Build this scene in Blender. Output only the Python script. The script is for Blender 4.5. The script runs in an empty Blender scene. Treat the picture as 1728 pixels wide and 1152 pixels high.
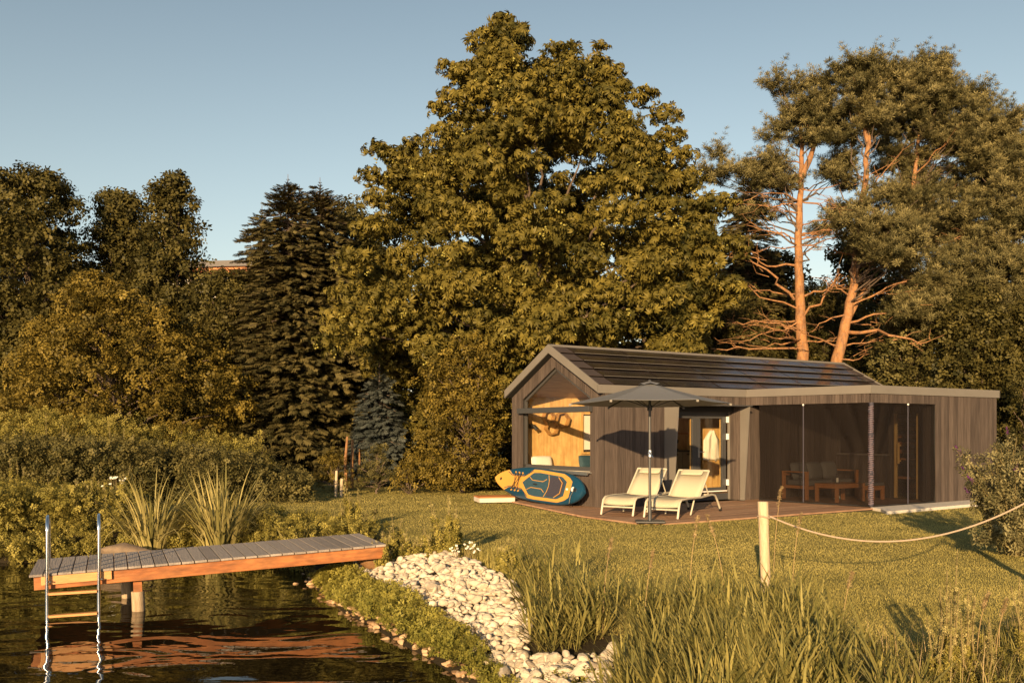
import bpy, math, random
import numpy as np
from mathutils import Vector, Matrix
R = math.radians
rng = np.random.default_rng(7)
random.seed(7)
SC = bpy.context.scene
C = SC.collection

# ------------------------------------------------------------------ camera, sky, sun, exposure
F_PX, HOR, CAMZ = 1592.0, 726.4, 1.64
cd = bpy.data.cameras.new('camera'); cam = bpy.data.objects.new('camera', cd); C.objects.link(cam)
cam.location = (0, 0, CAMZ); cam.rotation_euler = (R(90), 0, 0)
cd.sensor_width = 36; cd.lens = F_PX / 1728 * 36; cd.shift_y = (HOR - 576) / 1728
cd.clip_start = .1; cd.clip_end = 1500
SC.camera = cam
SUN_EL, SUN_AZ = 12.0, 14.0          # light travels towards +Y, turned 14 deg to +X
w = bpy.data.worlds.new('World'); SC.world = w; w.use_nodes = True
nt = w.node_tree; nt.nodes.clear()
sky = nt.nodes.new('ShaderNodeTexSky'); sky.sky_type = 'NISHITA'; sky.sun_disc = False
sky.sun_elevation = R(SUN_EL); sky.sun_rotation = R(180 + SUN_AZ)
sky.air_density = 1.3; sky.dust_density = .7; sky.ozone_density = 1.6; sky.altitude = 400
bg = nt.nodes.new('ShaderNodeBackground'); bg.inputs[1].default_value = .082
hs = nt.nodes.new('ShaderNodeHueSaturation'); hs.inputs['Saturation'].default_value = .6; hs.inputs['Hue'].default_value = .481
wo = nt.nodes.new('ShaderNodeOutputWorld')
nt.links.new(sky.outputs[0], hs.inputs['Color']); tcw = nt.nodes.new('ShaderNodeTexCoord'); sx = nt.nodes.new('ShaderNodeSeparateXYZ'); nt.links.new(tcw.outputs['Generated'], sx.inputs[0])
rw = nt.nodes.new('ShaderNodeValToRGB'); rw.color_ramp.elements[0].position = .12; rw.color_ramp.elements[0].color = (1, .985, .97, 1); rw.color_ramp.elements[1].position = .45; rw.color_ramp.elements[1].color = (.66, .70, .75, 1)
nt.links.new(sx.outputs[2], rw.inputs[0]); mw = nt.nodes.new('ShaderNodeMix'); mw.data_type = 'RGBA'; mw.blend_type = 'MULTIPLY'; mw.inputs[0].default_value = 1
nt.links.new(hs.outputs[0], mw.inputs[6]); nt.links.new(rw.outputs[0], mw.inputs[7]); nt.links.new(mw.outputs[2], bg.inputs[0]); nt.links.new(bg.outputs[0], wo.inputs[0])
sl = bpy.data.lights.new('sun', 'SUN'); sl.energy = 5.0; sl.angle = R(.5); sl.color = (1, .69, .35)
so = bpy.data.objects.new('sun', sl); C.objects.link(so)
ldir = Vector((math.sin(R(SUN_AZ)) * math.cos(R(SUN_EL)), math.cos(R(SUN_AZ)) * math.cos(R(SUN_EL)), -math.sin(R(SUN_EL))))
so.rotation_euler = ldir.to_track_quat('-Z', 'Y').to_euler(); so.location = (-10, -30, 20)
vs = SC.view_settings; vs.view_transform = 'Standard'; vs.look = 'None'; vs.gamma = 1; vs.exposure = 1.05
SC.render.film_transparent = False
SC.cycles.max_bounces = 8; SC.cycles.transparent_max_bounces = 24

# ------------------------------------------------------------------ materials
def mat(name, col, rough=.7, var=None, var_amt=.25, noise=None, bump=None, metal=0, spec=.5, trans=0, coat=0, emis=None):
    """col: base; var: second colour mixed by the mesh attribute 'var'; noise=(scale, colour, amount); bump=(scale, strength)."""
    m = bpy.data.materials.new(name); m.use_nodes = True
    n = m.node_tree; n.nodes.clear(); L = n.links.new
    out = n.nodes.new('ShaderNodeOutputMaterial'); p = n.nodes.new('ShaderNodeBsdfPrincipled')
    L(p.outputs[0], out.inputs[0])
    p.inputs['Roughness'].default_value = rough; p.inputs['Metallic'].default_value = metal
    p.inputs['Specular IOR Level'].default_value = spec
    if coat: p.inputs['Coat Weight'].default_value = coat
    rgb = n.nodes.new('ShaderNodeRGB'); rgb.outputs[0].default_value = (*col, 1); cur = rgb.outputs[0]
    def mix(fac, a, b, typ='MIX'):
        q = n.nodes.new('ShaderNodeMix'); q.data_type = 'RGBA'; q.blend_type = typ
        if isinstance(fac, float): q.inputs[0].default_value = fac
        else: L(fac, q.inputs[0])
        L(a, q.inputs[6])
        if isinstance(b, tuple): q.inputs[7].default_value = (*b, 1)
        else: L(b, q.inputs[7])
        return q.outputs[2]
    tc = n.nodes.new('ShaderNodeTexCoord')
    if var:
        at_ = n.nodes.new('ShaderNodeAttribute'); at_.attribute_name = 'var'
        cur = mix(at_.outputs['Fac'], cur, var)
    if noise:
        for (sc, c2, amt, stretch) in ([noise] if not isinstance(noise, list) else noise):
            mp = n.nodes.new('ShaderNodeMapping'); mp.inputs['Scale'].default_value = stretch
            L(tc.outputs['Object'], mp.inputs['Vector'])
            nz = n.nodes.new('ShaderNodeTexNoise'); nz.inputs['Scale'].default_value = sc; nz.inputs['Detail'].default_value = 5
            L(mp.outputs[0], nz.inputs['Vector'])
            rp = n.nodes.new('ShaderNodeMapRange'); rp.inputs[1].default_value = .4; rp.inputs[2].default_value = .65
            rp.inputs[4].default_value = amt; L(nz.outputs[0], rp.inputs[0])
            cur = mix(rp.outputs[0], cur, c2)
    L(cur, p.inputs['Base Color'])
    if bump:
        mp = n.nodes.new('ShaderNodeMapping'); mp.inputs['Scale'].default_value = bump[2] if len(bump) > 2 else (1, 1, 1)
        L(tc.outputs['Object'], mp.inputs['Vector'])
        nz = n.nodes.new('ShaderNodeTexNoise'); nz.inputs['Scale'].default_value = bump[0]; nz.inputs['Detail'].default_value = 6
        L(mp.outputs[0], nz.inputs['Vector'])
        b = n.nodes.new('ShaderNodeBump'); b.inputs['Strength'].default_value = bump[1]; b.inputs['Distance'].default_value = .02
        L(nz.outputs[0], b.inputs['Height']); L(b.outputs[0], p.inputs['Normal'])
    if trans:
        t = n.nodes.new('ShaderNodeBsdfTranslucent'); L(cur, t.inputs[0])
        ms = n.nodes.new('ShaderNodeMixShader'); ms.inputs[0].default_value = trans
        L(p.outputs[0], ms.inputs[1]); L(t.outputs[0], ms.inputs[2]); L(ms.outputs[0], out.inputs[0])
    return m

def leafmat(name, a, b, rough=.5, trans=.22, spec=.12):
    return mat(name, a, rough, var=b, trans=trans, spec=spec)

M = {}
M['board'] = mat('charred_board', (.038, .029, .026), .8, spec=.2, var=(.095, .073, .063), noise=[(3, (.035, .026, .023), .55, (14, 14, 1)), (30, (.14, .11, .095), .35, (1.5, 1.5, .05))], bump=(60, .3, (1, 1, .05)))
M['dark'] = mat('dark_backing', (.012, .011, .011), .8)
M['fascia'] = mat('fascia_sheet', (.155, .140, .125), .5, noise=(2, (.135, .12, .107), .5, (1, 1, 1)), spec=.3)
M['anthracite'] = mat('anthracite_metal', (.045, .045, .048), .45)
M['frame'] = mat('window_frame_paint', (.05, .048, .048), .45)
M['alu'] = mat('aluminium', (.6, .6, .6), .3, metal=.9)
M['pine'] = mat('pine_boards', (.62, .40, .15), .55, var=(.68, .46, .20), noise=[(2.5, (.40, .22, .07), .6, (6, 6, .6)), (9, (.33, .16, .05), .35, (1, 1, .6))])
M['pine_dark'] = mat('pine_ceiling', (.34, .18, .06), .55, noise=(3, (.2, .1, .03), .7, (1, 5, 5)))
M['solar'] = mat('solar_glass', (.013, .010, .009), .27, noise=(1.2, (.03, .02, .018), .6, (1, 1, 1)), spec=.45, coat=.15)
M['tile'] = mat('roof_tile', (.05, .036, .032), .6, bump=(25, .4))
M['deck'] = mat('deck_board', (.27, .145, .085), .6, var=(.42, .26, .165), noise=(6, (.17, .09, .05), .6, (1, 12, 12)), bump=(40, .3, (.1, 1, 1)))
M['concrete'] = mat('pale_concrete', (.55, .50, .44), .85, noise=(6, (.45, .4, .34), .5, (1, 1, 1)), bump=(60, .4))
M['greywood'] = mat('weathered_plank', (.20, .17, .155), .8, var=(.36, .31, .275), noise=[(7, (.13, .11, .10), .6, (1, 14, 1)), (1.6, (.3, .25, .22), .4, (1, 1, 1))], bump=(50, .5, (1, .08, 1)))
M['beam'] = mat('larch_beam', (.36, .12, .032), .6, noise=[(5, (.20, .062, .018), .8, (.6, 8, 8)), (2, (.46, .19, .06), .5, (1, 3, 3)), (3.5, (.10, .04, .015), .55, (1.5, 1, 4))], bump=(30, .3, (.1, 1, 1)))
M['step'] = mat('ladder_step_wood', (.58, .30, .12), .5, noise=(8, (.4, .18, .06), .5, (1, 8, 8)))
M['pile'] = mat('pile_wood', (.40, .30, .20), .8, noise=(6, (.22, .15, .09), .7, (6, 6, 1)), bump=(25, .5, (5, 5, 1)))
M['steel'] = mat('polished_steel', (.75, .76, .78), .16, metal=1)
M['post'] = mat('peeled_post', (.50, .41, .28), .7, noise=[(4, (.46, .33, .2), .7, (8, 8, .8)), (20, (.35, .23, .13), .35, (3, 3, .5))], bump=(20, .4, (6, 6, .6)))
M['rope'] = mat('hemp_rope', (.40, .30, .22), .9, bump=(180, .6))
M['fabric'] = mat('cream_mesh_fabric', (.42, .37, .27), .75, noise=(260, (.36, .31, .22), .5, (1, 1, 1)))
M['creamframe'] = mat('cream_frame', (.46, .42, .33), .4)
M['canopy'] = mat('grey_canopy_cloth', (.15, .15, .158), .5, noise=(300, (.125, .128, .136), .5, (1, 1, 1)), spec=.6)
M['black'] = mat('black_plastic', (.015, .015, .016), .4)
M['teal'] = mat('teal_board', (.006, .042, .082), .3, spec=.6)
M['yellow'] = mat('yellow_board', (.50, .25, .045), .35, spec=.5)
M['navy'] = mat('navy_pad', (.018, .055, .085), .7, bump=(140, .5))
M['navy2'] = mat('purple_grey_pad', (.035, .032, .050), .7, bump=(140, .5))
M['white'] = mat('white_paint', (.75, .73, .70), .5)
M['cloth'] = mat('white_cloth', (.7, .66, .6), .9)
M['cushion'] = mat('grey_cushion', (.13, .125, .12), .9)
M['teak'] = mat('teak_frame', (.46, .19, .06), .5, noise=(6, (.3, .1, .03), .6, (1, 6, 6)))
M['kitchen'] = mat('kitchen_front', (.30, .28, .21), .5)
M['plaster'] = mat('white_plaster', (.6, .57, .53), .9)
M['rooftile_far'] = mat('grey_roof_far', (.12, .11, .11), .8)
M['orangewood'] = mat('orange_rafter', (.45, .16, .05), .6)

def glass_mat(name, tint, gloss):
    m = bpy.data.materials.new(name); m.use_nodes = True; n = m.node_tree; n.nodes.clear(); L = n.links.new
    o = n.nodes.new('ShaderNodeOutputMaterial'); t = n.nodes.new('ShaderNodeBsdfTransparent'); t.inputs[0].default_value = (*tint, 1)
    g = n.nodes.new('ShaderNodeBsdfGlossy'); g.inputs['Roughness'].default_value = .01
    lw = n.nodes.new('ShaderNodeLayerWeight'); lw.inputs[0].default_value = .5
    pw_ = n.nodes.new('ShaderNodeMath'); pw_.operation = 'POWER'; pw_.inputs[1].default_value = 4; L(lw.outputs['Facing'], pw_.inputs[0])
    fr = n.nodes.new('ShaderNodeMapRange'); fr.inputs[3].default_value = gloss; fr.inputs[4].default_value = .9; L(pw_.outputs[0], fr.inputs[0])
    mx = n.nodes.new('ShaderNodeMixShader'); L(fr.outputs[0], mx.inputs[0]); L(t.outputs[0], mx.inputs[1]); L(g.outputs[0], mx.inputs[2]); L(mx.outputs[0], o.inputs[0])
    return m
M['glass'] = glass_mat('window_glass', (.93, .93, .9), .05)
def net_mat():
    m = bpy.data.materials.new('fine_net'); m.use_nodes = True; n = m.node_tree; n.nodes.clear(); L = n.links.new
    o = n.nodes.new('ShaderNodeOutputMaterial'); t = n.nodes.new('ShaderNodeBsdfTransparent')
    d = n.nodes.new('ShaderNodeBsdfPrincipled'); d.inputs['Base Color'].default_value = (.012, .009, .008, 1); d.inputs['Roughness'].default_value = .8; d.inputs['Specular IOR Level'].default_value = .08
    mx = n.nodes.new('ShaderNodeMixShader'); mx.inputs[0].default_value = .71
    L(t.outputs[0], mx.inputs[1]); L(d.outputs[0], mx.inputs[2]); L(mx.outputs[0], o.inputs[0]); return m
M['net'] = net_mat()

# foliage: dark and light ends of each kind's own leaf colour
M['chestnut'] = leafmat('chestnut_leaf', (.038, .038, .010), (.205, .162, .034))
M['conker'] = mat('conker_husk', (.24, .21, .04), .6)
M['alder'] = leafmat('alder_leaf', (.027, .027, .009), (.130, .108, .032))
M['hazel'] = leafmat('hazel_leaf', (.045, .038, .009), (.235, .172, .034))
M['spruce'] = leafmat('spruce_needle', (.028, .027, .011), (.150, .120, .046), trans=.05)
M['bluespruce'] = leafmat('blue_spruce_needle', (.035, .043, .040), (.075, .082, .072), trans=.05)
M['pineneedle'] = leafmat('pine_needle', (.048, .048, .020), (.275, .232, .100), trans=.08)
M['bramble'] = leafmat('bramble_leaf', (.045, .045, .015), (.185, .155, .055))
M['nettle'] = leafmat('nettle_leaf', (.14, .125, .028), (.36, .30, .078))
M['iris'] = leafmat('iris_leaf', (.17, .155, .05), (.46, .38, .15), trans=.25)
M['reed'] = leafmat('reed_leaf', (.10, .10, .03), (.33, .28, .09), trans=.2)
M['cover'] = leafmat('ground_cover_leaf', (.13, .13, .025), (.36, .31, .07))
M['weed'] = leafmat('weed_leaf', (.24, .21, .07), (.50, .42, .18))
M['straw'] = leafmat('dry_grass', (.36, .25, .12), (.55, .42, .24))
M['buddleia'] = leafmat('buddleia_leaf', (.09, .085, .038), (.30, .26, .125))
M['purple'] = mat('purple_flower', (.13, .02, .16), .8)
M['whiteflower'] = mat('white_petal', (.8, .76, .66), .8)
M['grass'] = leafmat('lawn_blade', (.25, .215, .060), (.46, .38, .125), trans=.12)
M['bark'] = mat('grey_brown_bark', (.12, .085, .06), .9, noise=(8, (.06, .04, .03), .7, (4, 4, 1)), bump=(20, .6, (4, 4, 1)))
M['pinebark'] = mat('orange_pine_bark', (.31, .145, .052), .85, spec=.2, var=(.34, .165, .065), noise=[(5, (.13, .062, .032), .85, (2, 2, .7)), (14, (.30, .20, .13), .45, (2, 2, 1))], bump=(14, .8, (2, 2, .8)))
M['stem'] = mat('green_brown_stem', (.16, .12, .045), .8)
M['stone'] = mat('white_limestone', (.34, .285, .22), .9, var=(.62, .54, .43), noise=(14, (.44, .34, .24), .35, (1, 1, 1)), bump=(35, .5))
M['wetstone'] = mat('tan_wet_stone', (.22, .12, .055), .5, var=(.50, .34, .2), bump=(25, .4))
M['rock'] = mat('brown_rock', (.19, .135, .09), .85, noise=(5, (.11, .08, .06), .7, (1, 1, 1)), bump=(12, .8))

# ------------------------------------------------------------------ object helpers
def tag(o, label=None, cat=None, group=None, kind=None):
    if label: o['label'] = label
    if cat: o['category'] = cat
    if group: o['group'] = group
    if kind: o['kind'] = kind
    return o
def empty(name, loc, rz=0, label=None, cat=None, group=None):
    o = bpy.data.objects.new(name, None); C.objects.link(o); o.location = loc; o.rotation_euler = (0, 0, rz); o.empty_display_size = .2
    return tag(o, label, cat, group)
def raw_mesh(name, V, F, m, parent=None, var=None, smooth=False):
    """V (n,3) array, F (k,p) array of equal-size faces"""
    V = np.ascontiguousarray(V, np.float32); F = np.ascontiguousarray(F, np.int32)
    me = bpy.data.meshes.new(name); me.vertices.add(len(V)); me.vertices.foreach_set('co', V.ravel())
    p = F.shape[1]; me.loops.add(F.size); me.loops.foreach_set('vertex_index', F.ravel())
    me.polygons.add(len(F)); me.polygons.foreach_set('loop_start', np.arange(0, F.size, p, dtype=np.int32))
    if smooth: me.polygons.foreach_set('use_smooth', np.ones(len(F), bool))
    me.update(calc_edges=True)
    if var is not None:
        a = me.attributes.new('var', 'FLOAT', 'POINT'); a.data.foreach_set('value', np.ascontiguousarray(var, np.float32))
    me.materials.append(m)
    o = bpy.data.objects.new(name, me); C.objects.link(o)
    if parent: o.parent = parent
    return o
class MB:
    def __init__(s): s.v = []; s.f = []; s.a = []
    def add(s, vs, fs, var=0.):
        b = len(s.v); s.v += [tuple(q) for q in vs]; s.a += [var] * len(vs); s.f += [tuple(i + b for i in q) for q in fs]; return s
    def box(s, x0, x1, y0, y1, z0, z1, var=0.):
        return s.add([(x0, y0, z0), (x1, y0, z0), (x1, y1, z0), (x0, y1, z0), (x0, y0, z1), (x1, y0, z1), (x1, y1, z1), (x0, y1, z1)],
                     [(0, 3, 2, 1), (4, 5, 6, 7), (0, 1, 5, 4), (1, 2, 6, 5), (2, 3, 7, 6), (3, 0, 4, 7)], var)
    def prism(s, poly, off, var=0.):
        """poly: planar 3D points, off: extrusion vector"""
        n = len(poly); P = [Vector(p) for p in poly]; o = Vector(off)
        return s.add(P + [p + o for p in P], [tuple(range(n))[::-1], tuple(range(n, 2 * n))] + [(i, (i + 1) % n, n + (i + 1) % n, n + i) for i in range(n)], var)
    def bar(s, p, q, w, h, up=(0, 0, 1), var=0.):
        p = Vector(p); q = Vector(q); d = (q - p).normalized(); sd = d.cross(Vector(up))
        if sd.length < 1e-4: sd = d.cross(Vector((1, 0, 0)))
        sd.normalize(); uu = sd.cross(d).normalized(); a = sd * w / 2; b = uu * h / 2
        pts = [p - a - b, p + a - b, p + a + b, p - a + b, q - a - b, q + a - b, q + a + b, q - a + b]
        return s.add(pts, [(0, 3, 2, 1), (4, 5, 6, 7), (0, 1, 5, 4), (1, 2, 6, 5), (2, 3, 7, 6), (3, 0, 4, 7)][::1], var)
    def tube(s, pts, r, n=8, var=0., caps=True):
        pts = [Vector(p) for p in pts]; k = len(pts); rr = r if hasattr(r, '__len__') else [r] * k
        ref = None; vs = []
        for i, p in enumerate(pts):
            d = (pts[min(i + 1, k - 1)] - pts[max(i - 1, 0)]).normalized()
            if ref is None: ref = d.orthogonal().normalized()
            a = (ref - d * ref.dot(d)).normalized(); ref = a; b = d.cross(a)
            for j in range(n):
                t = 2 * math.pi * j / n; vs.append(p + (a * math.cos(t) + b * math.sin(t)) * rr[i])
        fs = [(i * n + j, i * n + (j + 1) % n, (i + 1) * n + (j + 1) % n, (i + 1) * n + j) for i in range(k - 1) for j in range(n)]
        if caps: fs += [tuple(range(n))[::-1], tuple((k - 1) * n + j for j in range(n))]
        return s.add(vs, fs, var)
    def cyl(s, c, r, z0, z1, n=20, r2=None, var=0.):
        return s.tube([(c[0], c[1], z0), (c[0], c[1], z1)], [r, r2 if r2 is not None else r], n, var)
    def sphere(s, c, r, n=8, m=6, sc=(1, 1, 1), var=0.):
        vs = [(c[0], c[1], c[2] - r * sc[2])]; fs = []
        for i in range(1, m):
            t = math.pi * i / m - math.pi / 2
            for j in range(n):
                p = 2 * math.pi * j / n; vs.append((c[0] + r * sc[0] * math.cos(t) * math.cos(p), c[1] + r * sc[1] * math.cos(t) * math.sin(p), c[2] + r * sc[2] * math.sin(t)))
        vs.append((c[0], c[1], c[2] + r * sc[2])); e = len(vs) - 1
        for j in range(n): fs.append((0, 1 + (j + 1) % n, 1 + j)); fs.append((e, e - n + j, e - n + (j + 1) % n))
        for i in range(m - 2):
            for j in range(n): a = 1 + i * n; fs.append((a + j, a + (j + 1) % n, a + n + (j + 1) % n, a + n + j))
        return s.add(vs, fs, var)
    def build(s, name, m, parent=None, smooth=False, bevel=0):
        me = bpy.data.meshes.new(name); me.from_pydata(s.v, [], s.f); me.update()
        a = me.attributes.new('var', 'FLOAT', 'POINT'); a.data.foreach_set('value', np.array(s.a, np.float32))
        me.materials.append(m)
        if smooth:
            for p in me.polygons: p.use_smooth = True
            me.set_sharp_from_angle(angle=R(42))
        o = bpy.data.objects.new(name, me); C.objects.link(o)
        if parent: o.parent = parent
        if bevel:
            b = o.modifiers.new('bevel', 'BEVEL'); b.width = bevel; b.segments = 2; b.limit_method = 'ANGLE'
        return o
def at(px, py, Y):
    return Vector(((px - 864) / F_PX * Y, Y, CAMZ + (HOR - py) / F_PX * Y))
def ground_at(px, py, z=0.):
    Y = (CAMZ - z) * F_PX / (py - HOR); return Vector(((px - 864) / F_PX * Y, Y, z))
def copy_tree(o, parent=None):
    c = o.copy(); C.objects.link(c)
    if parent: c.parent = parent
    for ch in list(o.children): copy_tree(ch, c)
    return c

# ------------------------------------------------------------------ terrain, pond
POND = np.array([(-3.02, 14.0), (-2.44, 12.44), (-1.98, 11.48), (-1.51, 10.66), (-.93, 9.47), (-.55, 8.75), (-.3, 8.2), (.05, 7.2), (.1, 6.2), (-.6, 4.6), (-3, 3.4), (-9, 3), (-14, 6), (-15, 13),
                 (-11, 16.0), (-8.6, 16.0), (-7, 16.2), (-5.5, 16.3), (-4.2, 15.9), (-3.3, 15.0)])
def pond_dist(x, y):
    x = np.asarray(x, float); y = np.asarray(y, float)
    d = np.full(x.shape, 1e9); ins = np.zeros(x.shape, bool); n = len(POND)
    for i in range(n):
        ax, ay = POND[i]; bx, by = POND[(i + 1) % n]; ex, ey = bx - ax, by - ay
        t = np.clip(((x - ax) * ex + (y - ay) * ey) / (ex * ex + ey * ey), 0, 1)
        d = np.minimum(d, np.hypot(x - ax - t * ex, y - ay - t * ey))
        c = ((ay > y) != (by > y)) & (x < (bx - ax) * (y - ay) / (by - ay + 1e-12) + ax); ins ^= c
    return np.where(ins, -d, d)
def ground_z(x, y):
    d = pond_dist(x, y)
    z = np.interp(d, [-3, -1, 0, .55, 1.3, 1.9], [-1.8, -1.1, -.6, -.34, -.10, -.03])
    und = .02 * np.sin(np.asarray(x) * 1.1 + 1) * np.cos(np.asarray(y) * .9) + .012 * np.sin(np.asarray(x) * 3.1) * np.sin(np.asarray(y) * 2.7)
    far = np.clip((np.hypot(x, y) - 15) / 6, 0, 1)
    return z + und * (1 - far) - .02 * far
WZ = -.6
ax_x = np.concatenate([[-400, -200, -100, -60, -40, -30, -22], np.arange(-17, -9, .5), np.arange(-9, 6, .14), np.arange(6, 16, .5), [18, 22, 30, 45, 70, 120, 200, 400]])
ax_y = np.concatenate([[-60, -30, -12, -4, 0, 2, 3], np.arange(3.5, 18, .14), np.arange(18, 32, .6), [36, 45, 60, 90, 150, 300, 600]])
gx, gy = np.meshgrid(ax_x, ax_y); gz = ground_z(gx, gy)
V = np.stack([gx.ravel(), gy.ravel(), gz.ravel()], 1); nx = len(ax_x); ny = len(ax_y)
ii, jj = np.meshgrid(np.arange(nx - 1), np.arange(ny - 1)); b = (jj * nx + ii).ravel()
gd = pond_dist(gx, gy).ravel()
def ground_mat():
    m = bpy.data.materials.new('lawn_soil'); m.use_nodes = True; n = m.node_tree; L = n.links.new
    p = n.nodes['Principled BSDF']; p.inputs['Roughness'].default_value = .95; p.inputs['Specular IOR Level'].default_value = .1
    a = n.nodes.new('ShaderNodeAttribute'); a.attribute_name = 'var'
    tc = n.nodes.new('ShaderNodeTexCoord')
    nz = n.nodes.new('ShaderNodeTexNoise'); nz.inputs['Scale'].default_value = 1.3; nz.inputs['Detail'].default_value = 8; L(tc.outputs['Object'], nz.inputs['Vector'])
    r = n.nodes.new('ShaderNodeValToRGB'); r.color_ramp.elements[0].position = .35; r.color_ramp.elements[0].color = (.15, .13, .04, 1)
    r.color_ramp.elements[1].position = .7; r.color_ramp.elements[1].color = (.26, .215, .07, 1); L(nz.outputs[0], r.inputs[0])
    mx = n.nodes.new('ShaderNodeMix'); mx.data_type = 'RGBA'; L(a.outputs['Fac'], mx.inputs[0]); L(r.outputs[0], mx.inputs[6]); mx.inputs[7].default_value = (.035, .027, .016, 1)
    L(mx.outputs[2], p.inputs['Base Color'])
    n2 = n.nodes.new('ShaderNodeTexNoise'); n2.inputs['Scale'].default_value = 40; n2.inputs['Detail'].default_value = 6; L(tc.outputs['Object'], n2.inputs['Vector'])
    bp = n.nodes.new('ShaderNodeBump'); bp.inputs['Strength'].default_value = .6; bp.inputs['Distance'].default_value = .03; L(n2.outputs[0], bp.inputs['Height']); L(bp.outputs[0], p.inputs['Normal'])
    return m
g = raw_mesh('ground', V, np.stack([b, b + 1, b + nx + 1, b + nx], 1), ground_mat(), var=np.clip(1 - (gd - 1.1) / .5, 0, 1), smooth=True); g['kind'] = 'structure'
def water_mat():
    m = bpy.data.materials.new('pond_water'); m.use_nodes = True; n = m.node_tree; L = n.links.new
    p = n.nodes['Principled BSDF']; p.inputs['Base Color'].default_value = (.010, .007, .003, 1); p.inputs['Roughness'].default_value = .02
    p.inputs['IOR'].default_value = 1.42
    tc = n.nodes.new('ShaderNodeTexCoord'); mp = n.nodes.new('ShaderNodeMapping'); mp.inputs['Scale'].default_value = (1, 1.7, 1); mp.inputs['Rotation'].default_value = (0, 0, R(12)); L(tc.outputs['Object'], mp.inputs[0])
    n1 = n.nodes.new('ShaderNodeTexNoise'); n1.inputs['Scale'].default_value = .9; n1.inputs['Detail'].default_value = 1.5; n1.inputs['Distortion'].default_value = .6; L(mp.outputs[0], n1.inputs['Vector'])
    n2 = n.nodes.new('ShaderNodeTexNoise'); n2.inputs['Scale'].default_value = 5; n2.inputs['Detail'].default_value = 2; L(mp.outputs[0], n2.inputs['Vector'])
    b1 = n.nodes.new('ShaderNodeBump'); b1.inputs['Strength'].default_value = .30; b1.inputs['Distance'].default_value = .12; L(n1.outputs[0], b1.inputs['Height'])
    b2 = n.nodes.new('ShaderNodeBump'); b2.inputs['Strength'].default_value = .05; b2.inputs['Distance'].default_value = .02; L(n2.outputs[0], b2.inputs['Height']); L(b1.outputs[0], b2.inputs['Normal'])
    L(b2.outputs[0], p.inputs['Normal'])
    return m
wb = MB(); wb.add([(-16, 2, WZ), (1.2, 2, WZ), (1.2, 17.2, WZ), (-16, 17.2, WZ)], [(0, 1, 2, 3)]); tag(wb.build('water', water_mat()), kind='structure')

# ------------------------------------------------------------------ vegetation toolkit
def norm(a): return a / (np.linalg.norm(a, axis=-1, keepdims=True) + 1e-9)
def basis(z, spin):
    """(n,3) directions -> (n,3,3) matrices whose columns are x,y,z"""
    z = norm(z); h = np.where(np.abs(z[:, 2:3]) > .95, np.array([[1., 0, 0]]), np.array([[0., 0, 1]]))
    x = norm(np.cross(h, z)); y = np.cross(z, x); c = np.cos(spin)[:, None]; s = np.sin(spin)[:, None]
    return np.stack([x * c + y * s, -x * s + y * c, z], 2)
def inst(tv, tf, P, B, S, var):
    n = len(P); m = len(tv)
    V = np.einsum('nij,mj->nmi', B, tv) * np.asarray(S).reshape(n, 1, 1) + P[:, None, :]
    Fa = (tf[None] + (np.arange(n) * m)[:, None, None]).reshape(-1, tf.shape[1])
    return V.reshape(-1, 3), Fa, np.repeat(var, m)
def leaflet(base, d, L, W, droop=.2):
    """a rhombus leaf with its widest point past the middle; returns 4 verts"""
    base = np.array(base, float); d = np.array(d, float); d /= np.linalg.norm(d); s = np.cross(d, [0, 0, 1.]); s /= np.linalg.norm(s) + 1e-9
    mid = base + d * L * .58; tip = base + d * L + np.array([0, 0, -droop * L])
    return [base, mid + s * W / 2 + np.array([0, 0, .04 * L]), tip, mid - s * W / 2 + np.array([0, 0, .04 * L])]
def tmpl(leaves):
    v = []; f = []
    for L in leaves: f.append([len(v), len(v) + 1, len(v) + 2, len(v) + 3]); v += L
    return np.array(v), np.array(f)
def palmate(k=7):     # horse chestnut leaf: leaflets fan and hang
    return tmpl([leaflet((0, 0, 0), (math.cos(a), math.sin(a), -.35), .62 + .38 * math.cos(a * .5) ** 2, .36, .45) for a in np.linspace(-2.35, 2.35, k)])
def sprig(k=7, L=.55, W=.34, spread=.8, seed=1):       # a twig end with oval leaves all round
    r = np.random.default_rng(seed); out = []
    for i in range(k):
        a = i * 2.4 + r.uniform(-.3, .3); h = i / k
        out.append(leaflet((0.1 * math.cos(a), .1 * math.sin(a), h * .7 - .3), (math.cos(a) * spread, math.sin(a) * spread, r.uniform(-.3, .6)), L * r.uniform(.7, 1.1), W * r.uniform(.8, 1.1), .2))
    return tmpl(out)
def needle_tuft(k=16, seed=2, wide=.10):
    r = np.random.default_rng(seed); out = []
    for i in range(k):
        a = i * 2.4; u = (i + .5) / k; el = math.asin(min(1, .05 + .95 * u))
        out.append(leaflet((0, 0, 0), (math.cos(a) * math.cos(el), math.sin(a) * math.cos(el), math.sin(el) + .02), r.uniform(.75, 1.1), wide, 0))
    return tmpl(out)
def frond(k=9, seed=3):   # spruce side branch: a flat comb of hanging twigs along +x
    r = np.random.default_rng(seed); out = [leaflet((0, 0, 0), (1, 0, -.1), 1.05, .10, .05)]
    for i in range(k):
        x = .1 + .8 * i / k
        for sg in (-1, 1):
            out.append(leaflet((x, 0, -.02), (.65, sg * .75, -.35 + r.uniform(-.1, .1)), (.5 - .3 * x) * r.uniform(.8, 1.2), .095, .15))
    return tmpl(out)
TP = {'palm': palmate(), 'sprig': sprig(), 'sprig2': sprig(9, .5, .22, .9, 5), 'tuft': needle_tuft(), 'tuft2': needle_tuft(22, 4, .07), 'tuft12': needle_tuft(11, 6, .13), 'frond': frond(), 'nettle': sprig(12, .5, .24, 1., 9)}
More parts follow.
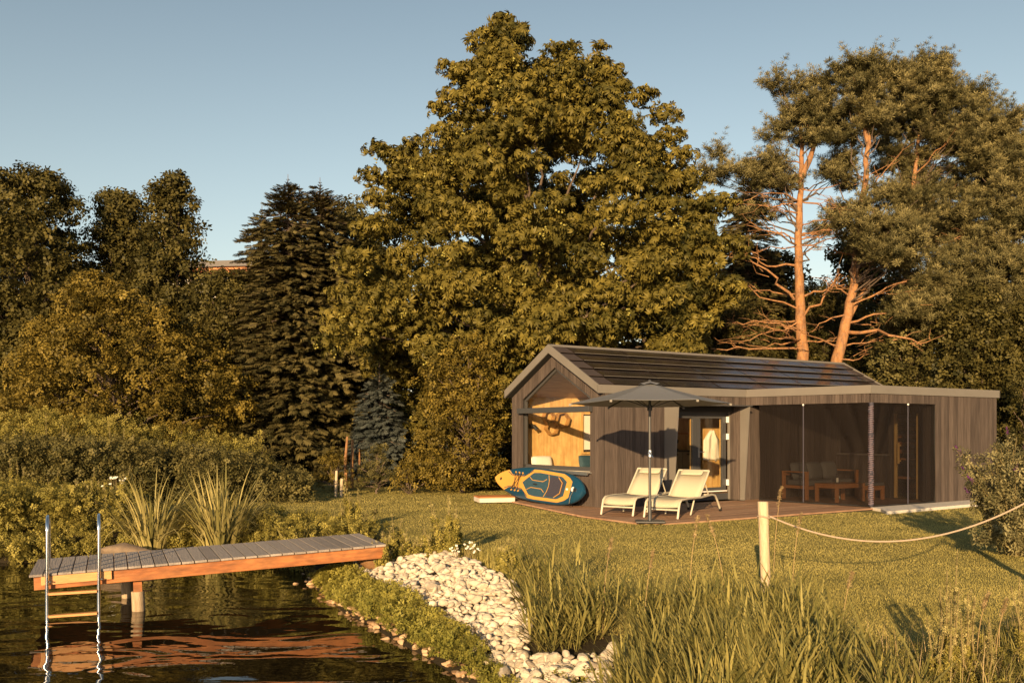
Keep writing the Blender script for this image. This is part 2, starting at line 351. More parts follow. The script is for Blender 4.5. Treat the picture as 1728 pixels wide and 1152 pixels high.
def lumps_leaves(Cn, Rd, per, size, kind, up=.5, shell=.45, flat=.8, cull=.0):
    """leaves over clumps: Cn (n,3) centres, Rd (n,) radii; per = leaves on a clump of radius 1"""
    cnt = np.maximum(6, (per * Rd ** 2).astype(int)); idx = np.repeat(np.arange(len(Cn)), cnt); n = len(idx)
    d = norm(rng.normal(size=(n, 3))); d[:, 2] = np.abs(d[:, 2]) * np.where(rng.random(n) < .72, 1, -1); rad = rng.random(n) ** shell
    off = d * rad[:, None] * Rd[idx][:, None] * np.array([1, 1, flat]); P = Cn[idx] + off
    nrm = d * (1 - up) + np.array([0, 0, up]) + rng.normal(size=(n, 3)) * .6
    if cull:
        keep = (off[:, 1] < .3 * Rd[idx]) | (rng.random(n) > cull); P, nrm, idx, n = P[keep], nrm[keep], idx[keep], int(keep.sum())
    lv = rng.random(len(Cn))
    var = np.clip(.5 * lv[idx] + .6 * rng.random(n) ** 1.4, 0, 1)
    S = size * rng.uniform(.7, 1.25, n)
    return inst(*TP[kind], P, basis(nrm, rng.random(n) * 6.28), S, var)
def profile_lumps(Yc, prof, n, rl, depth=1., inner=.25, ragged=.12):
    """prof: rows (py, px_left, px_right) of the crown at distance Yc; returns clump centres and radii"""
    pr = sorted(prof, key=lambda r: -r[0]); z = np.array([at(0, r[0], Yc).z for r in pr]); xl = np.array([at(r[1], 0, Yc).x for r in pr]); xr = np.array([at(r[2], 0, Yc).x for r in pr])
    zz = np.linspace(z[0], z[-1], 200); rr = (np.interp(zz, z, xr) - np.interp(zz, z, xl)) / 2
    wgt = np.maximum(rr, .25) + .3; cz = rng.choice(zz, n, p=wgt / wgt.sum()) + rng.uniform(-.1, .1, n)
    c = (np.interp(cz, z, xl) + np.interp(cz, z, xr)) / 2; r = (np.interp(cz, z, xr) - np.interp(cz, z, xl)) / 2
    a = rng.random(n) * 6.283; inn = rng.random(n) < inner
    rho = np.where(inn, rng.uniform(.2, .75, n), rng.uniform(.88, 1.0 + ragged, n))
    Rd = rl * rng.uniform(.65, 1.3, n); Rd = np.minimum(Rd, np.maximum(r * .8, .35))
    q = np.maximum(r - Rd * .9, .05)
    return np.stack([c + np.cos(a) * rho * q, Yc + np.sin(a) * rho * q * depth, cz], 1), Rd, (z, xl, xr)
def merge(parts):
    Vs, Fs, As, k = [], [], [], 0
    for (v, f, a) in parts: Vs.append(v); Fs.append(f + k); As.append(a); k += len(v)
    return np.concatenate(Vs), np.concatenate(Fs), np.concatenate(As)
def veg(name, parts, m, parent=None, origin=None):
    v, f, a = merge(parts)
    if origin is not None: v = v - np.array(origin)
    return raw_mesh(name, v, f, m, parent, a)
def limb(mb, p, q, r0, r1, k=5, wob=.12, sag=0., n=6):
    p = Vector(p); q = Vector(q); L = (q - p).length; pts = []; rr = []
    for i in range(k + 1):
        t = i / k; o = Vector((random.uniform(-1, 1), random.uniform(-1, 1), random.uniform(-.6, .6))) * wob * L * .25 * (math.sin(math.pi * t))
        pts.append(p.lerp(q, t) + o + Vector((0, 0, sag * math.sin(math.pi * t) * L))); rr.append(r0 + (r1 - r0) * t)
    mb.tube(pts, rr, n, random.random()); return pts
def broadleaf(name, label, Yc, prof, n, rl, per, size, kind, m, trunk_px=None, up=.5, group=None, depth=1., cull=.55, inner=.3, base_z=-.03, trunk_r=.22, extra=None, ragged=.12, flat=.8):
    Cn, Rd, (z, xl, xr) = profile_lumps(Yc, prof, n, rl, depth, inner, ragged)
    if extra:
        e = np.array([[*at(px, py, Yc + dy), r] for (px, py, dy, r) in extra]); Cn = np.concatenate([Cn, e[:, :3]]); Rd = np.concatenate([Rd, e[:, 3]])
    keep = Cn[:, 2] > base_z + .2; Cn, Rd = Cn[keep], Rd[keep]
    cx = at(trunk_px, 0, Yc).x if trunk_px is not None else float((xl[0] + xr[0]) / 2)
    root = empty(name, (cx, Yc, base_z), label=label, cat='tree', group=group); o = np.array([cx, Yc, base_z])
    v, f, a = lumps_leaves(Cn, Rd, per, size, kind, up, cull=cull, flat=flat)
    raw_mesh('crown', v - o, f, m, root, a)
    mb = MB(); top = z[-1] - base_z - .8; H = top
    xt = float((xl[-1] + xr[-1]) / 2) - cx
    spine = [Vector((0, 0, 0)), Vector((xt * .1, 0, H * .2)), Vector((xt * .3 + .1, .1, H * .45)), Vector((xt * .65, -.1, H * .72)), Vector((xt, 0, H))]
    mb.tube(spine, [trunk_r * 1.25, trunk_r, trunk_r * .75, trunk_r * .4, .03], 10)
    order = np.argsort(-Rd)[:min(len(Cn), 70)]
    for i in order:
        c = Vector(Cn[i] - o); t = max(.12, min(.9, (c.z / H) * .72)); k = t * 4; j = min(3, int(k)); s0 = spine[j].lerp(spine[j + 1], k - j)
        limb(mb, s0, c, trunk_r * .32 * (1 - t * .6), .012, 5, .25, .04)
    mb.build('trunk', M['bark'], root, smooth=True)
    return root, Cn, Rd

# ------------------------------------------------------------------ cabin (local frame: x along the eaves, y into the house, z up)
HD = np.array([1.962, 20.016]); HU = np.array([.8306, .5569]); HV = np.array([-.5569, .8306]); HRZ = math.atan2(.5569, .8306)
def loc2w(x, y, z=0.): p = HD + HU * x + HV * y; return Vector((p[0], p[1], z))
cabin = empty('cabin', loc2w(0, 0), HRZ, 'dark timber garden cabin with a gabled solar roof and a flat roofed screened porch', 'cabin')
WALL_T = 2.43; SL = .546; YM = 1.747; W_ = 3.495
def zr(y): return WALL_T + SL * min(y, W_ - y)
def zo(y): return 2.38 + SL * (1.28 - abs(y - 1.75))
def boards_y(mb, x, y0, y1, zlo, zhi, t=.022, bw=.105, face=-1):
    """boards on a plane x=const, running over y; zlo/zhi are functions of y"""
    y = y0
    while y < y1 - .01:
        wd = min(bw * random.choice([.7, 1, 1, 1.25]), y1 - y); a, b = y + .004, y + wd - .004; o = random.uniform(0, .006)
        xa = x + face * (t + o); v = random.random()
        P = [(xa, a, zlo(a)), (xa, b, zlo(b)), (xa, b, zhi(b)), (xa, a, zhi(a))]
        if zhi((a + b) / 2) - max(zhi(a), zhi(b)) > .005: P.insert(3, (xa, (a + b) / 2, zhi((a + b) / 2)))
        mb.prism(P, (-face * t, 0, 0), v); y += wd
def boards_x(mb, y, x0, x1, z0, z1, t=.022, bw=.115, face=-1, sk=None):
    x = x0
    while x < x1 - .01:
        wd = min(bw * random.choice([.7, 1, 1, 1.25]), x1 - x); o = random.uniform(0, .006); ya = y + face * (t + o)
        mb.box(x + .004, x + wd - .004, min(ya, y), max(ya, y), z0, z1, random.random()); x += wd
def boards_line(mb, p, q, z0, z1, nrm, t=.022, bw=.11):
    p = Vector(p); q = Vector(q); L = (q - p).length; d = (q - p) / L; s = 0; nn = Vector(nrm)
    while s < L - .01:
        wd = min(bw * random.choice([.7, 1, 1, 1.25]), L - s); a = p + d * (s + .004); b_ = p + d * (s + wd - .004); o = nn * (t + random.uniform(0, .006))
        mb.prism([(a.x, a.y, z0), (b_.x, b_.y, z0), (b_.x, b_.y, z1), (a.x, a.y, z1)], (o.x, o.y, 0), random.random()); s += wd
c0 = lambda v: (lambda y: v)
mb = MB()
boards_y(mb, 0, 0, .47, c0(.0), zr); boards_y(mb, 0, 3.03, W_, c0(.0), zr)
boards_y(mb, 0, .47, 3.03, c0(.0), c0(.70)); boards_y(mb, 0, .47, 1.75, zo, zr); boards_y(mb, 0, 1.75, 3.03, zo, zr)
mb.build('gable_wall', M['board'], cabin)
mb = MB()
for (y0, y1, lo, hi) in [(.0, .47, c0(0.), zr), (3.03, W_, c0(0.), zr), (.47, 3.03, c0(0.), c0(.70)), (.47, 1.75, zo, zr), (1.75, 3.03, zo, zr)]:
    P = [(0, y0, lo(y0)), (0, y1, lo(y1)), (0, y1, hi(y1)), (0, y0, hi(y0))]
    if lo is zo or (y0 == .47 and y1 == 1.75): pass
    mb.prism(P, (.14, 0, 0))
mb.build('gable_backing', M['dark'], cabin)
# long front wall
C_l = (4.782, -3.066); B_l = (4.341, 0.); E_l = (9.806, -3.066)
mb = MB()
boards_x(mb, 0, 0, 1.695, 0., WALL_T); boards_x(mb, 0, 1.695, 4.341, 2.212, WALL_T); boards_x(mb, 0, 3.97, 7.7, 0., 2.21)
mb.build('long_wall', M['board'], cabin)
mb = MB(); mb.box(.14, 1.695, .001, .2, 0, WALL_T); mb.box(1.695, 3.97, .001, .2, 2.08, WALL_T); mb.box(3.97, 7.7, .001, .2, 0, WALL_T); mb.build('long_wall_backing', M['dark'], cabin)
# rear and end walls
mb = MB(); boards_x(mb, W_, 0, 10.36, 0, WALL_T, face=1); mb.box(0, 10.36, 3.38, W_, 0, WALL_T - .01); mb.build('rear_wall', M['board'], cabin)
mb = MB(); boards_y(mb, 10.36, 0, W_, c0(0), zr, face=1); mb.box(10.2, 10.358, 0, 3.38, 0, WALL_T - .01); mb.build('end_wall', M['board'], cabin)
# porch head, side room
bcn = Vector((-(C_l[1] - B_l[1]), C_l[0] - B_l[0], 0)).normalized() * -1
mb = MB(); boards_line(mb, (B_l[0], B_l[1], 0), (C_l[0], C_l[1], 0), 2.24, WALL_T, bcn); boards_line(mb, (C_l[0], C_l[1], 0), (7.175, C_l[1], 0), 2.24, WALL_T, (0, -1, 0))
boards_x(mb, -3.066, 7.175, 9.70, .0, WALL_T, bw=.095); mb.build('porch_wall', M['board'], cabin)
mb = MB(); mb.prism([(B_l[0] + .02, B_l[1], 2.242), (C_l[0] + .02, C_l[1] + .02, 2.242), (C_l[0] + .12, C_l[1] + .02, 2.242), (B_l[0] + .12, B_l[1], 2.242)], (0, 0, .18))
mb.box(4.9, 7.175, -3.06, -2.95, 2.242, 2.42); mb.box(7.178, 9.68, -3.06, -2.95, 0, 2.42); mb.box(9.60, 9.70, -2.95, 3.2, 0, 2.42); mb.build('porch_backing', M['dark'], cabin)
mb = MB(); boards_y(mb, 9.70, -3.06, 0, c0(0), c0(WALL_T), face=1); mb.build('porch_side_wall', M['board'], cabin)
mb = MB(); boards_y(mb, 7.7, -1.68, -.1, c0(0), c0(1.03)); boards_y(mb, 7.7, -1.68, -1.52, c0(1.03), c0(2.22)); boards_y(mb, 7.7, -2.95, -2.32, c0(0), c0(2.22)); boards_y(mb, 7.7, -2.32, -1.68, c0(2.05), c0(2.22)); boards_y(mb, 7.7, -.13, -.02, c0(0), c0(2.22))
mb.box(7.701, 7.75, -1.5, -.1, 0, 1.0); mb.build('sauna_wall', M['board'], cabin)
mb = MB(); boards_y(mb, 7.175, -2.95, -2.75, c0(0), c0(2.24), face=1); mb.build('porch_jamb', M['board'], cabin)
# sauna: glazed door with pine frame and handle, window with pale sill, benches behind
mb = MB(); mb.box(7.66, 7.74, -1.74, -1.68, .02, 2.05); mb.box(7.66, 7.74, -2.32, -2.28, .02, 2.05); dr = mb.build('sauna_door', M['pine'], cabin)
mb = MB(); mb.box(7.69, 7.70, -2.28, -1.74, .04, 2.03); mb.build('door_glass', M['glass'], dr)
mb = MB(); mb.box(7.60, 7.63, -1.86, -1.82, .85, 1.35); mb.box(7.63, 7.69, -1.86, -1.82, .9, .93); mb.box(7.63, 7.69, -1.86, -1.82, 1.27, 1.3); mb.build('handle', M['pine'], dr)
mb = MB(); mb.box(7.70, 7.72, -1.52, -.13, 1.06, 2.2); fr = mb.build('sauna_window', M['solar'], cabin)
mb = MB(); mb.box(7.58, 7.70, -1.56, -.1, 1.03, 1.07); mb.build('window_sill', M['fascia'], fr)
mb = MB()
for k, (zz, x0) in enumerate([(.45, 8.3), (.9, 8.8)]):
    for j in range(4): mb.box(x0 + j * .13, x0 + j * .13 + .11, -2.9, -.3, zz, zz + .04, random.random())
for j in range(5): mb.box(9.3, 9.33, -2.9, -.3, 1.05 + j * .2, 1.15 + j * .2)
mb.build('sauna_bench', M['teak'], cabin)
# flat roof and its fascia
mb = MB(); poly = [(4.20, .02), (4.36, -.02), (C_l[0] + .02, C_l[1] + .03), (9.78, C_l[1] + .03), (9.78, 3.4), (10.3, 3.4), (10.3, .02)]
mb.prism([(x, y, 2.44) for x, y in [(4.36, -.02), (C_l[0] + .02, C_l[1] + .02), (9.78, C_l[1] + .02), (9.78, -.02)]], (0, 0, .13)); mb.build('flat_roof', M['dark'], cabin)
def fas(mb, p, q, z0, z1, t=.03):
    p = Vector((*p, 0)); q = Vector((*q, 0)); d = (q - p).normalized(); n_ = Vector((d.y, -d.x, 0)) * t
    mb.prism([(p.x, p.y, z0), (q.x, q.y, z0), (q.x, q.y, z1), (p.x, p.y, z1)], (-n_.x, -n_.y, 0))
mb = MB(); FZ0, FZ1 = 2.435, 2.614
o_ = .05
fas(mb, (-.208, -o_), (4.30, -o_), FZ0, FZ1); fas(mb, (4.30, -o_), (4.74, -3.066 - o_), FZ0, FZ1); fas(mb, (4.74, -3.066 - o_), (7.6, -3.066 - o_), FZ0, FZ1); fas(mb, (7.604, -3.066 - o_), (9.806, -3.066 - o_), FZ0, FZ1)
fas(mb, (9.806, -3.066 - o_), (9.806, 0), FZ0, FZ1)
mb.build('eaves_fascia', M['fascia'], cabin)
# pitched roof: sheathing, verge boards, soffit, solar panels, edge tiles, ridge cap
XR0, XR1 = -.208, 10.36
def rz(y): return 2.600 + SL * min(y, W_ - y)
mb = MB()
for (ya, yb) in [(-.03, YM), (YM, W_ + .03)]:
    za = 2.600 + SL * (ya if yb == YM else YM); zb = 2.600 + SL * (YM if yb == YM else (W_ - yb))
    mb.prism([(XR0 + .03, ya, za - .15), (XR0 + .03, yb, zb - .15), (XR0 + .03, yb, zb - .02), (XR0 + .03, ya, za - .02)], (XR1 - XR0 - .06, 0, 0))
mb.build('roof', M['dark'], cabin)
mb = MB()
for xx in (XR0, XR1 - .03):
    mb = MB()
    mb.prism([(xx, -.045, 2.435), (xx, YM, 2.435 + SL * (YM + .02)), (xx, YM, 3.60), (xx, -.045, 2.614)], (.03, 0, 0))
    mb.prism([(xx, W_ + .045, 2.435), (xx, W_ + .045, 2.614), (xx, YM, 3.60), (xx, YM, 2.435 + SL * (YM + .02))], (.03, 0, 0))
    mb.build('verge_board', M['fascia'], cabin)
mb = MB(); fas(mb, (XR1, W_ + .06), (XR0, W_ + .06), FZ0, FZ1); mb.prism([(XR0 + .03, YM - .05, 3.545), (XR0 + .03, YM, 3.575), (XR0 + .03, YM + .05, 3.545), (XR0 + .03, YM, 3.6)], (XR1 - XR0 - .06, 0, 0)); mb.build('ridge_cap', M['fascia'], cabin)
sn = Vector((0, -SL, 1)).normalized(); sd_ = Vector((0, 1, SL)).normalized(); SLEN = YM * math.sqrt(1 + SL * SL)
def roof_quad(mb, x0, x1, a, b, lift0, lift1, th=.012, side=1):
    P = []
    for (x, s_, l) in [(x0, a, lift0), (x1, a, lift0), (x1, b, lift1), (x0, b, lift1)]:
        p = Vector((x, 0, 2.600)) + sd_ * s_ + sn * l
        if side < 0: p.y = W_ - p.y
        P.append(p)
    nn = sn * -th if side > 0 else Vector((0, SL, 1)).normalized() * -th
    mb.prism(P, nn)
NR = 5; rh = SLEN / NR
for side in (1, -1):
    for (xa_, xb_) in ((XR0 + .04, XR0 + .46), (10.0, 10.3)):
        mb = MB()
        for r_ in range(NR): roof_quad(mb, xa_, xb_, r_ * rh + .01, (r_ + 1) * rh - .005, .035, .005, side=side)
        mb.build('edge_tiles', M['tile'], cabin)
    for r_ in range(NR):
        for c_ in range(6):
            mb = MB(); x0 = .27 + c_ * 1.62; roof_quad(mb, x0, x0 + 1.575, r_ * rh + .012, (r_ + 1) * rh + .01, .042 + random.uniform(-.003, .003), .008, side=side)
            mb.build('solar_panel', M['solar'], cabin)
mb = MB()
for r_ in range(1, NR):
    p = Vector((0, 0, 2.6)) + sd_ * (r_ * rh + .006) + sn * .040; mb.bar((.27, p.y, p.z), (9.97, p.y, p.z), .010, .008)
mb.build('panel_rail', M['fascia'], cabin)
# gable window: frame, transom blind box, glass, sill
mb = MB(); xw = .06
fw = .05
def frame_piece(mb, y0, z0, y1, z1, wd=.05, dp=.06):
    mb.bar((xw, y0, z0), (xw, y1, z1), dp, wd, up=(0, -(z1 - z0), (y1 - y0)))
frame_piece(mb, .495, .79, .495, 2.36); frame_piece(mb, 3.005, .79, 3.005, 2.36); frame_piece(mb, .47, .80, 3.03, .80, .09)
frame_piece(mb, .49, 2.345, 1.75, 3.04); frame_piece(mb, 3.01, 2.345, 1.75, 3.04); frame_piece(mb, .5, 2.13, 3.0, 2.13, .07)
gw = mb.build('gable_window', M['frame'], cabin)
mb = MB(); mb.add([(xw, .5, .8), (xw, 3.0, .8), (xw, 3.0, 2.36), (xw, 1.75, 3.04), (xw, .5, 2.36)], [(0, 1, 2, 3, 4)]); mb.build('window_glass', M['glass'], gw)
mb = MB(); mb.box(-.15, -.032, .36, 3.1, 2.045, 2.17); mb.box(-.03, .0, .38, 3.05, 2.05, 2.16); mb.build('blind_box', M['anthracite'], cabin, bevel=.006)
mb = MB(); mb.box(-.13, .03, .40, 3.06, .715, .745); mb.box(-.15, -.13, .40, 3.06, .68, .745); mb.build('window_sill', M['alu'], gw)
# entrance hood: tapering side panels and canopy slab
mb = MB()
for (xa, xb) in [(1.695, 1.725), (3.94, 3.97)]:
    mb = MB(); mb.prism([(xa, .22, .02), (xa, -.30, .02), (xa, -.46, 2.20), (xa, .22, 2.20)], (xb - xa, 0, 0)); mb.build('hood_panel', M['fascia'], cabin)
mb = MB(); mb.box(1.68, 4.02, -.49, -.03, 2.201, 2.226); mb.build('canopy_slab', M['anthracite'], cabin)
mb = MB(); x = 3.938
for k in range(3): mb.box(3.915, 3.939, .02 - k * .1, .11 - k * .1, .03, 2.19, random.random())
mb.build('reveal_boards', M['board'], cabin)
mb = MB(); mb.box(1.73, 3.94, .20, .34, 1.99, 2.2); mb.build('door_head', M['anthracite'], cabin); mb = MB(); mb.box(1.73, 3.94, .20, .34, .02, .215); mb.build('door_plinth', M['anthracite'], cabin)
mb = MB(); mb.box(1.9, 3.88, .17, .235, .215, .235); mb.build('threshold', M['white'], cabin)
def door(x0, x1, hx):
    mb = MB(); y0, y1 = .225, .285
    mb.box(x0, x0 + .12, y0, y1, .24, 1.985); mb.box(x1 - .12, x1, y0, y1, .24, 1.985); mb.box(x0 + .12, x1 - .12, y0, y1, .24, .31); mb.box(x0 + .12, x1 - .12, y0, y1, 1.93, 1.985)
    d = mb.build('glazed_door', M['anthracite'], cabin)
    mb = MB(); mb.box(x0 + .12, x1 - .12, .25, .26, .31, 1.93); mb.build('door_glass', M['glass'], d)
    mb = MB(); mb.box(x0 + .115, x0 + .135, .286, .31, .3, 1.94); mb.box(x1 - .135, x1 - .115, .286, .31, .3, 1.94); mb.build('inner_frame', M['pine'], d)
    if hx: mb = MB(); mb.tube([(hx, .22, 1.15), (hx, .16, 1.15), (hx + .12, .16, 1.15)], .011); mb.box(hx - .02, hx + .02, .21, .224, 1.02, 1.24); mb.build('handle', M['alu'], d)
    return d
door(1.86, 2.93, None); door(2.935, 3.90, 3.0)
mb = MB()
for z_ in (.42, 1.5, 1.9): mb = MB(); mb.box(3.885, 3.91, .14, .21, z_ - .07, z_ + .07); mb.build('hinge', M['white'], cabin)
# interior
mb = MB(); XI = 7.3
def pboards_x(mb, y, x0, x1, z0, z1):
    x = x0
    while x < x1 - .01: wd = min(.5, x1 - x); mb.box(x + .0015, x + wd - .0015, y, y + .02, z0, z1, random.random()); x += wd
pboards_x(mb, 3.30, .14, 1.93, .2, 2.55); pboards_x(mb, 3.30, 2.75, XI, .2, 2.55); pboards_x(mb, 3.30, 1.93, 2.75, .2, 1.05); pboards_x(mb, 3.30, 1.93, 2.75, 2.1, 2.55)
mb.box(.16, 1.70, .2, .22, .2, 2.44); mb.box(4.0, XI, .2, .22, .2, 2.44); mb.box(1.7, 4.0, .341, .36, 2.02, 2.44)
mb.box(XI, XI + .03, .2, 3.3, .2, 2.43); mb.build('inner_wall', M['pine'], cabin)
mb = MB(); mb.box(.14, XI, .2, 3.3, .17, .198); mb.build('inner_floor', M['pine_dark'], cabin)
mb = MB(); mb.prism([(.14, .2, 2.44), (.14, YM, 3.29), (.14, YM, 3.32), (.14, .2, 2.47)], (XI - .14, 0, 0)); mb.prism([(.14, 3.32, 2.44), (.14, 3.32, 2.47), (.14, YM, 3.32), (.14, YM, 3.29)], (XI - .14, 0, 0)); mb.build('ceiling', M['pine_dark'], cabin)
mb = MB()
for (a, b_, c_, d_) in [(1.93, 2.0, 1.05, 2.1), (2.68, 2.75, 1.05, 2.1), (2.0, 2.68, 1.05, 1.10), (2.0, 2.68, 2.05, 2.1)]: mb.box(a, b_, 3.26, 3.33, c_, d_)
bw_ = mb.build('rear_window', M['pine'], cabin)
mb = MB(); mb.box(2.0, 2.68, 3.31, 3.32, 1.16, 2.02); mb.build('blind', M['cloth'], bw_)
mb = MB(); mb.box(4.0, 5.6, 2.72, 3.28, .2, 1.08); kc = mb.build('kitchen_counter', M['kitchen'], cabin)
mb = MB(); mb.box(3.97, 5.62, 2.68, 3.29, 1.081, 1.11); [mb.box(4.0 + k * .45, 4.006 + k * .45, 2.715, 2.72, .25, 1.06) for k in range(1, 4)]; [mb.box(4.15 + k * .45, 4.3 + k * .45, 2.70, 2.719, 1.0, 1.02) for k in range(3)]; mb.build('worktop', M['black'], kc)
mb = MB(); mb.box(5.62, 7.25, 2.45, 3.28, .2, 1.95); cb = mb.build('wardrobe', M['pine'], cabin)
mb = MB(); mb.box(5.63, 7.24, 2.445, 2.449, 1.14, 1.15); mb.box(6.3, 6.31, 2.445, 2.449, .25, 1.9); mb.build('door_gap', M['dark'], cb)
mb = MB(); mb.box(4.1, 5.55, 3.1, 3.28, 1.55, 1.58); mb.build('wall_shelf', M['teak'], cabin)
# ------------------------------------------------------------------ things inside the cabin
def world_empty(name, x, y, z, label, cat, group=None, rz=0): return empty(name, loc2w(x, y, z), HRZ + rz, label, cat, group)
def hexring(mb, c, r, d, ph=.2):
    for k in range(6):
        a, b_ = ph + k * math.pi / 3, ph + (k + 1) * math.pi / 3
        P = [(c[0] + rr * math.cos(t), 0, c[1] + rr * math.sin(t)) for rr, t in ((r, a), (r, b_), (r * .86, b_), (r * .86, a))]
        mb.prism(P, (0, -d, 0))
for (x, z, r, lab) in [(.98, 1.72, .20, 'lower hexagonal wooden wall shelf behind the big window'), (1.30, 1.90, .22, 'largest hexagonal wooden wall shelf, upper right behind the big window'), (.88, 1.97, .18, 'upper left hexagonal wooden wall shelf behind the big window')]:
    mb = MB(); hexring(mb, (0, 0), r, .13); o = mb.build('hexagonal_shelf', M['pine_dark']); o.location = loc2w(x, 3.29, z); o.rotation_euler = (0, 0, HRZ); tag(o, lab, 'shelf', 'hexagonal shelves on the wall')
t = world_empty('wall_lamp', .38, 3.28, 1.75, 'small black wall lamp left of the hexagonal shelves', 'lamp')
mb = MB(); mb.box(-.05, .05, -.03, 0, -.06, .06); mb.build('mount', M['black'], t); mb = MB(); mb.tube([(0, -.03, 0), (0, -.16, 0), (.05, -.2, -.08)], [.03, .045, .055], 10); mb.build('lamp_shade', M['black'], t)
t = world_empty('bed', .2, 2.2, .2, 'low bed with a pale cover under the big gable window', 'bed')
mb = MB(); mb.box(0, 1.9, 0, 1.05, 0, .35); mb.build('frame', M['pine'], t); mb = MB(); mb.box(.01, 1.89, .01, 1.04, .351, .50); mb.build('mattress', M['cloth'], t, bevel=.04)
def pillow(name, w_, h_, d_, m, par=None):
    mb = MB(); n_ = 10; vs = []; fs = []
    for s_ in (1, -1):
        for i in range(n_ + 1):
            for j in range(n_ + 1):
                a, b_ = i / n_ * 2 - 1, j / n_ * 2 - 1; th = d_ * ((1 - a ** 4) * (1 - b_ ** 4)) ** .5
                vs.append((a * w_ / 2 * (1 - .06 * b_ * b_), s_ * th / 2, b_ * h_ / 2 * (1 - .08 * a * a)))
    m_ = (n_ + 1) ** 2
    for k in range(2):
        for i in range(n_):
            for j in range(n_): q = k * m_ + i * (n_ + 1) + j; fs.append((q, q + 1, q + n_ + 2, q + n_ + 1))
    mb.add(vs, fs); return mb.build(name, m, par, smooth=True)
o = pillow('pillow', .62, .34, .16, M['cloth']); o.location = loc2w(.62, 3.14, .86); o.rotation_euler = (R(-12), 0, HRZ); tag(o, 'white pillow leaning on the wall behind the big window', 'pillow')
o = pillow('pillow', .45, .34, .16, M['navy']); o.location = loc2w(1.95, 3.1, .86); o.rotation_euler = (R(-12), 0, HRZ); tag(o, 'dark blue pillow in the lower right corner of the big window', 'pillow')
mb = MB(); vs = []; fs = []
for i in range(13):
    for j in range(9):
        u_, q_ = i / 12, j / 8; wd = .07 + .2 * min(1, u_ * 3)
        vs.append(((q_ - .5) * wd * 2, .03 * math.sin(q_ * 14 + u_ * 2) * (1 - .3 * u_) - .02, -u_ * .72 - (.05 if j % 4 == 2 else 0) * (i == 12)))
for i in range(12):
    for j in range(8): q = i * 9 + j; fs.append((q, q + 1, q + 10, q + 9))
mb.add(vs, fs); o = mb.build('towel', M['cloth'], smooth=True); o.location = loc2w(4.15, .95, 1.65); o.rotation_euler = (0, 0, HRZ); tag(o, 'white towel hanging behind the right glazed door', 'towel')
sm = o.modifiers.new('thick', 'SOLIDIFY'); sm.thickness = .012
mb = MB(); mb.box(3.9, 4.5, .97, .99, .2, 1.72); mb.build('partition', M['pine'], cabin)
t = world_empty('coffee_machine', 4.75, 3.0, 1.11, 'black coffee machine on the kitchen worktop behind the left door', 'appliance')
mb = MB(); mb.box(-.14, .14, -.15, .15, 0, .06); mb.box(-.14, .14, .02, .15, .06, .26); mb.box(-.14, .14, -.15, .02, .2, .30); mb.build('body', M['black'], t, bevel=.01)
mb = MB(); mb.cyl((0, -.06), .04, .061, .14, 14); mb.build('jug', M['glass'], t)

# ------------------------------------------------------------------ deck, path
mb = MB(); DK = [(-.62, 23.3), (.02, 21.9), (1.35, 18.2), (2.2, 16.85), (2.75, 16.72), (7.75, 20.08), (9.6, 21.4)]
# deck boards run along the eaves: clip each to the outline in the cabin frame
loc = [(float(np.dot(np.array(p) - HD, HU)), float(np.dot(np.array(p) - HD, HV))) for p in DK] + [(7.7, 0.1), (-.5, 0.05), (-.05, .05), (-.05, 3.4)]
outl = [loc[i] for i in (0, 1, 2, 3, 4, 5)] + [(7.16, -3.15), (7.16, -3.05), (7.7, -3.05), (7.7, 0), (0, 0), (-.03, 3.3)]
def clip_row(poly, y):
    xs = []
    for i in range(len(poly)):
        (xa, ya), (xb, yb) = poly[i], poly[(i + 1) % len(poly)]
        if (ya <= y) != (yb <= y): xs.append(xa + (y - ya) / (yb - ya) * (xb - xa))
    return sorted(xs)
y = -4.3
while y < 3.4:
    xs = clip_row(outl, y + .06)
    for k in range(0, len(xs) - 1, 2):
        x = xs[k]
        while x < xs[k + 1] - .02:
            e_ = min(x + random.uniform(2.2, 4), xs[k + 1]); mb.box(x + .003, e_ - .003, y, y + .118, -.03, random.uniform(-.002, .001), random.random()); x = e_
    y += .124
deck = mb.build('deck', M['deck']); deck.location = loc2w(0, 0, 0); deck.rotation_euler = (0, 0, HRZ); tag(deck, kind='structure')
mb = MB(); xs = clip_row(outl, -2); mb.prism([(x, y, -.12) for x, y in outl], (0, 0, .085)); o = mb.build('deck_base', M['dark']); o.location = loc2w(0, 0, 0); o.rotation_euler = (0, 0, HRZ); tag(o, kind='structure')
mb = MB()
mb.prism([(x, y, -.10) for x, y in [(4.1, -3.93), (12.2, -3.62), (12.2, -3.1), (4.75, -3.1), (4.6, -3.45)]], (0, 0, .112)); o = mb.build('path', M['concrete']); o.location = loc2w(0, 0, 0); o.rotation_euler = (0, 0, HRZ); tag(o, kind='structure')

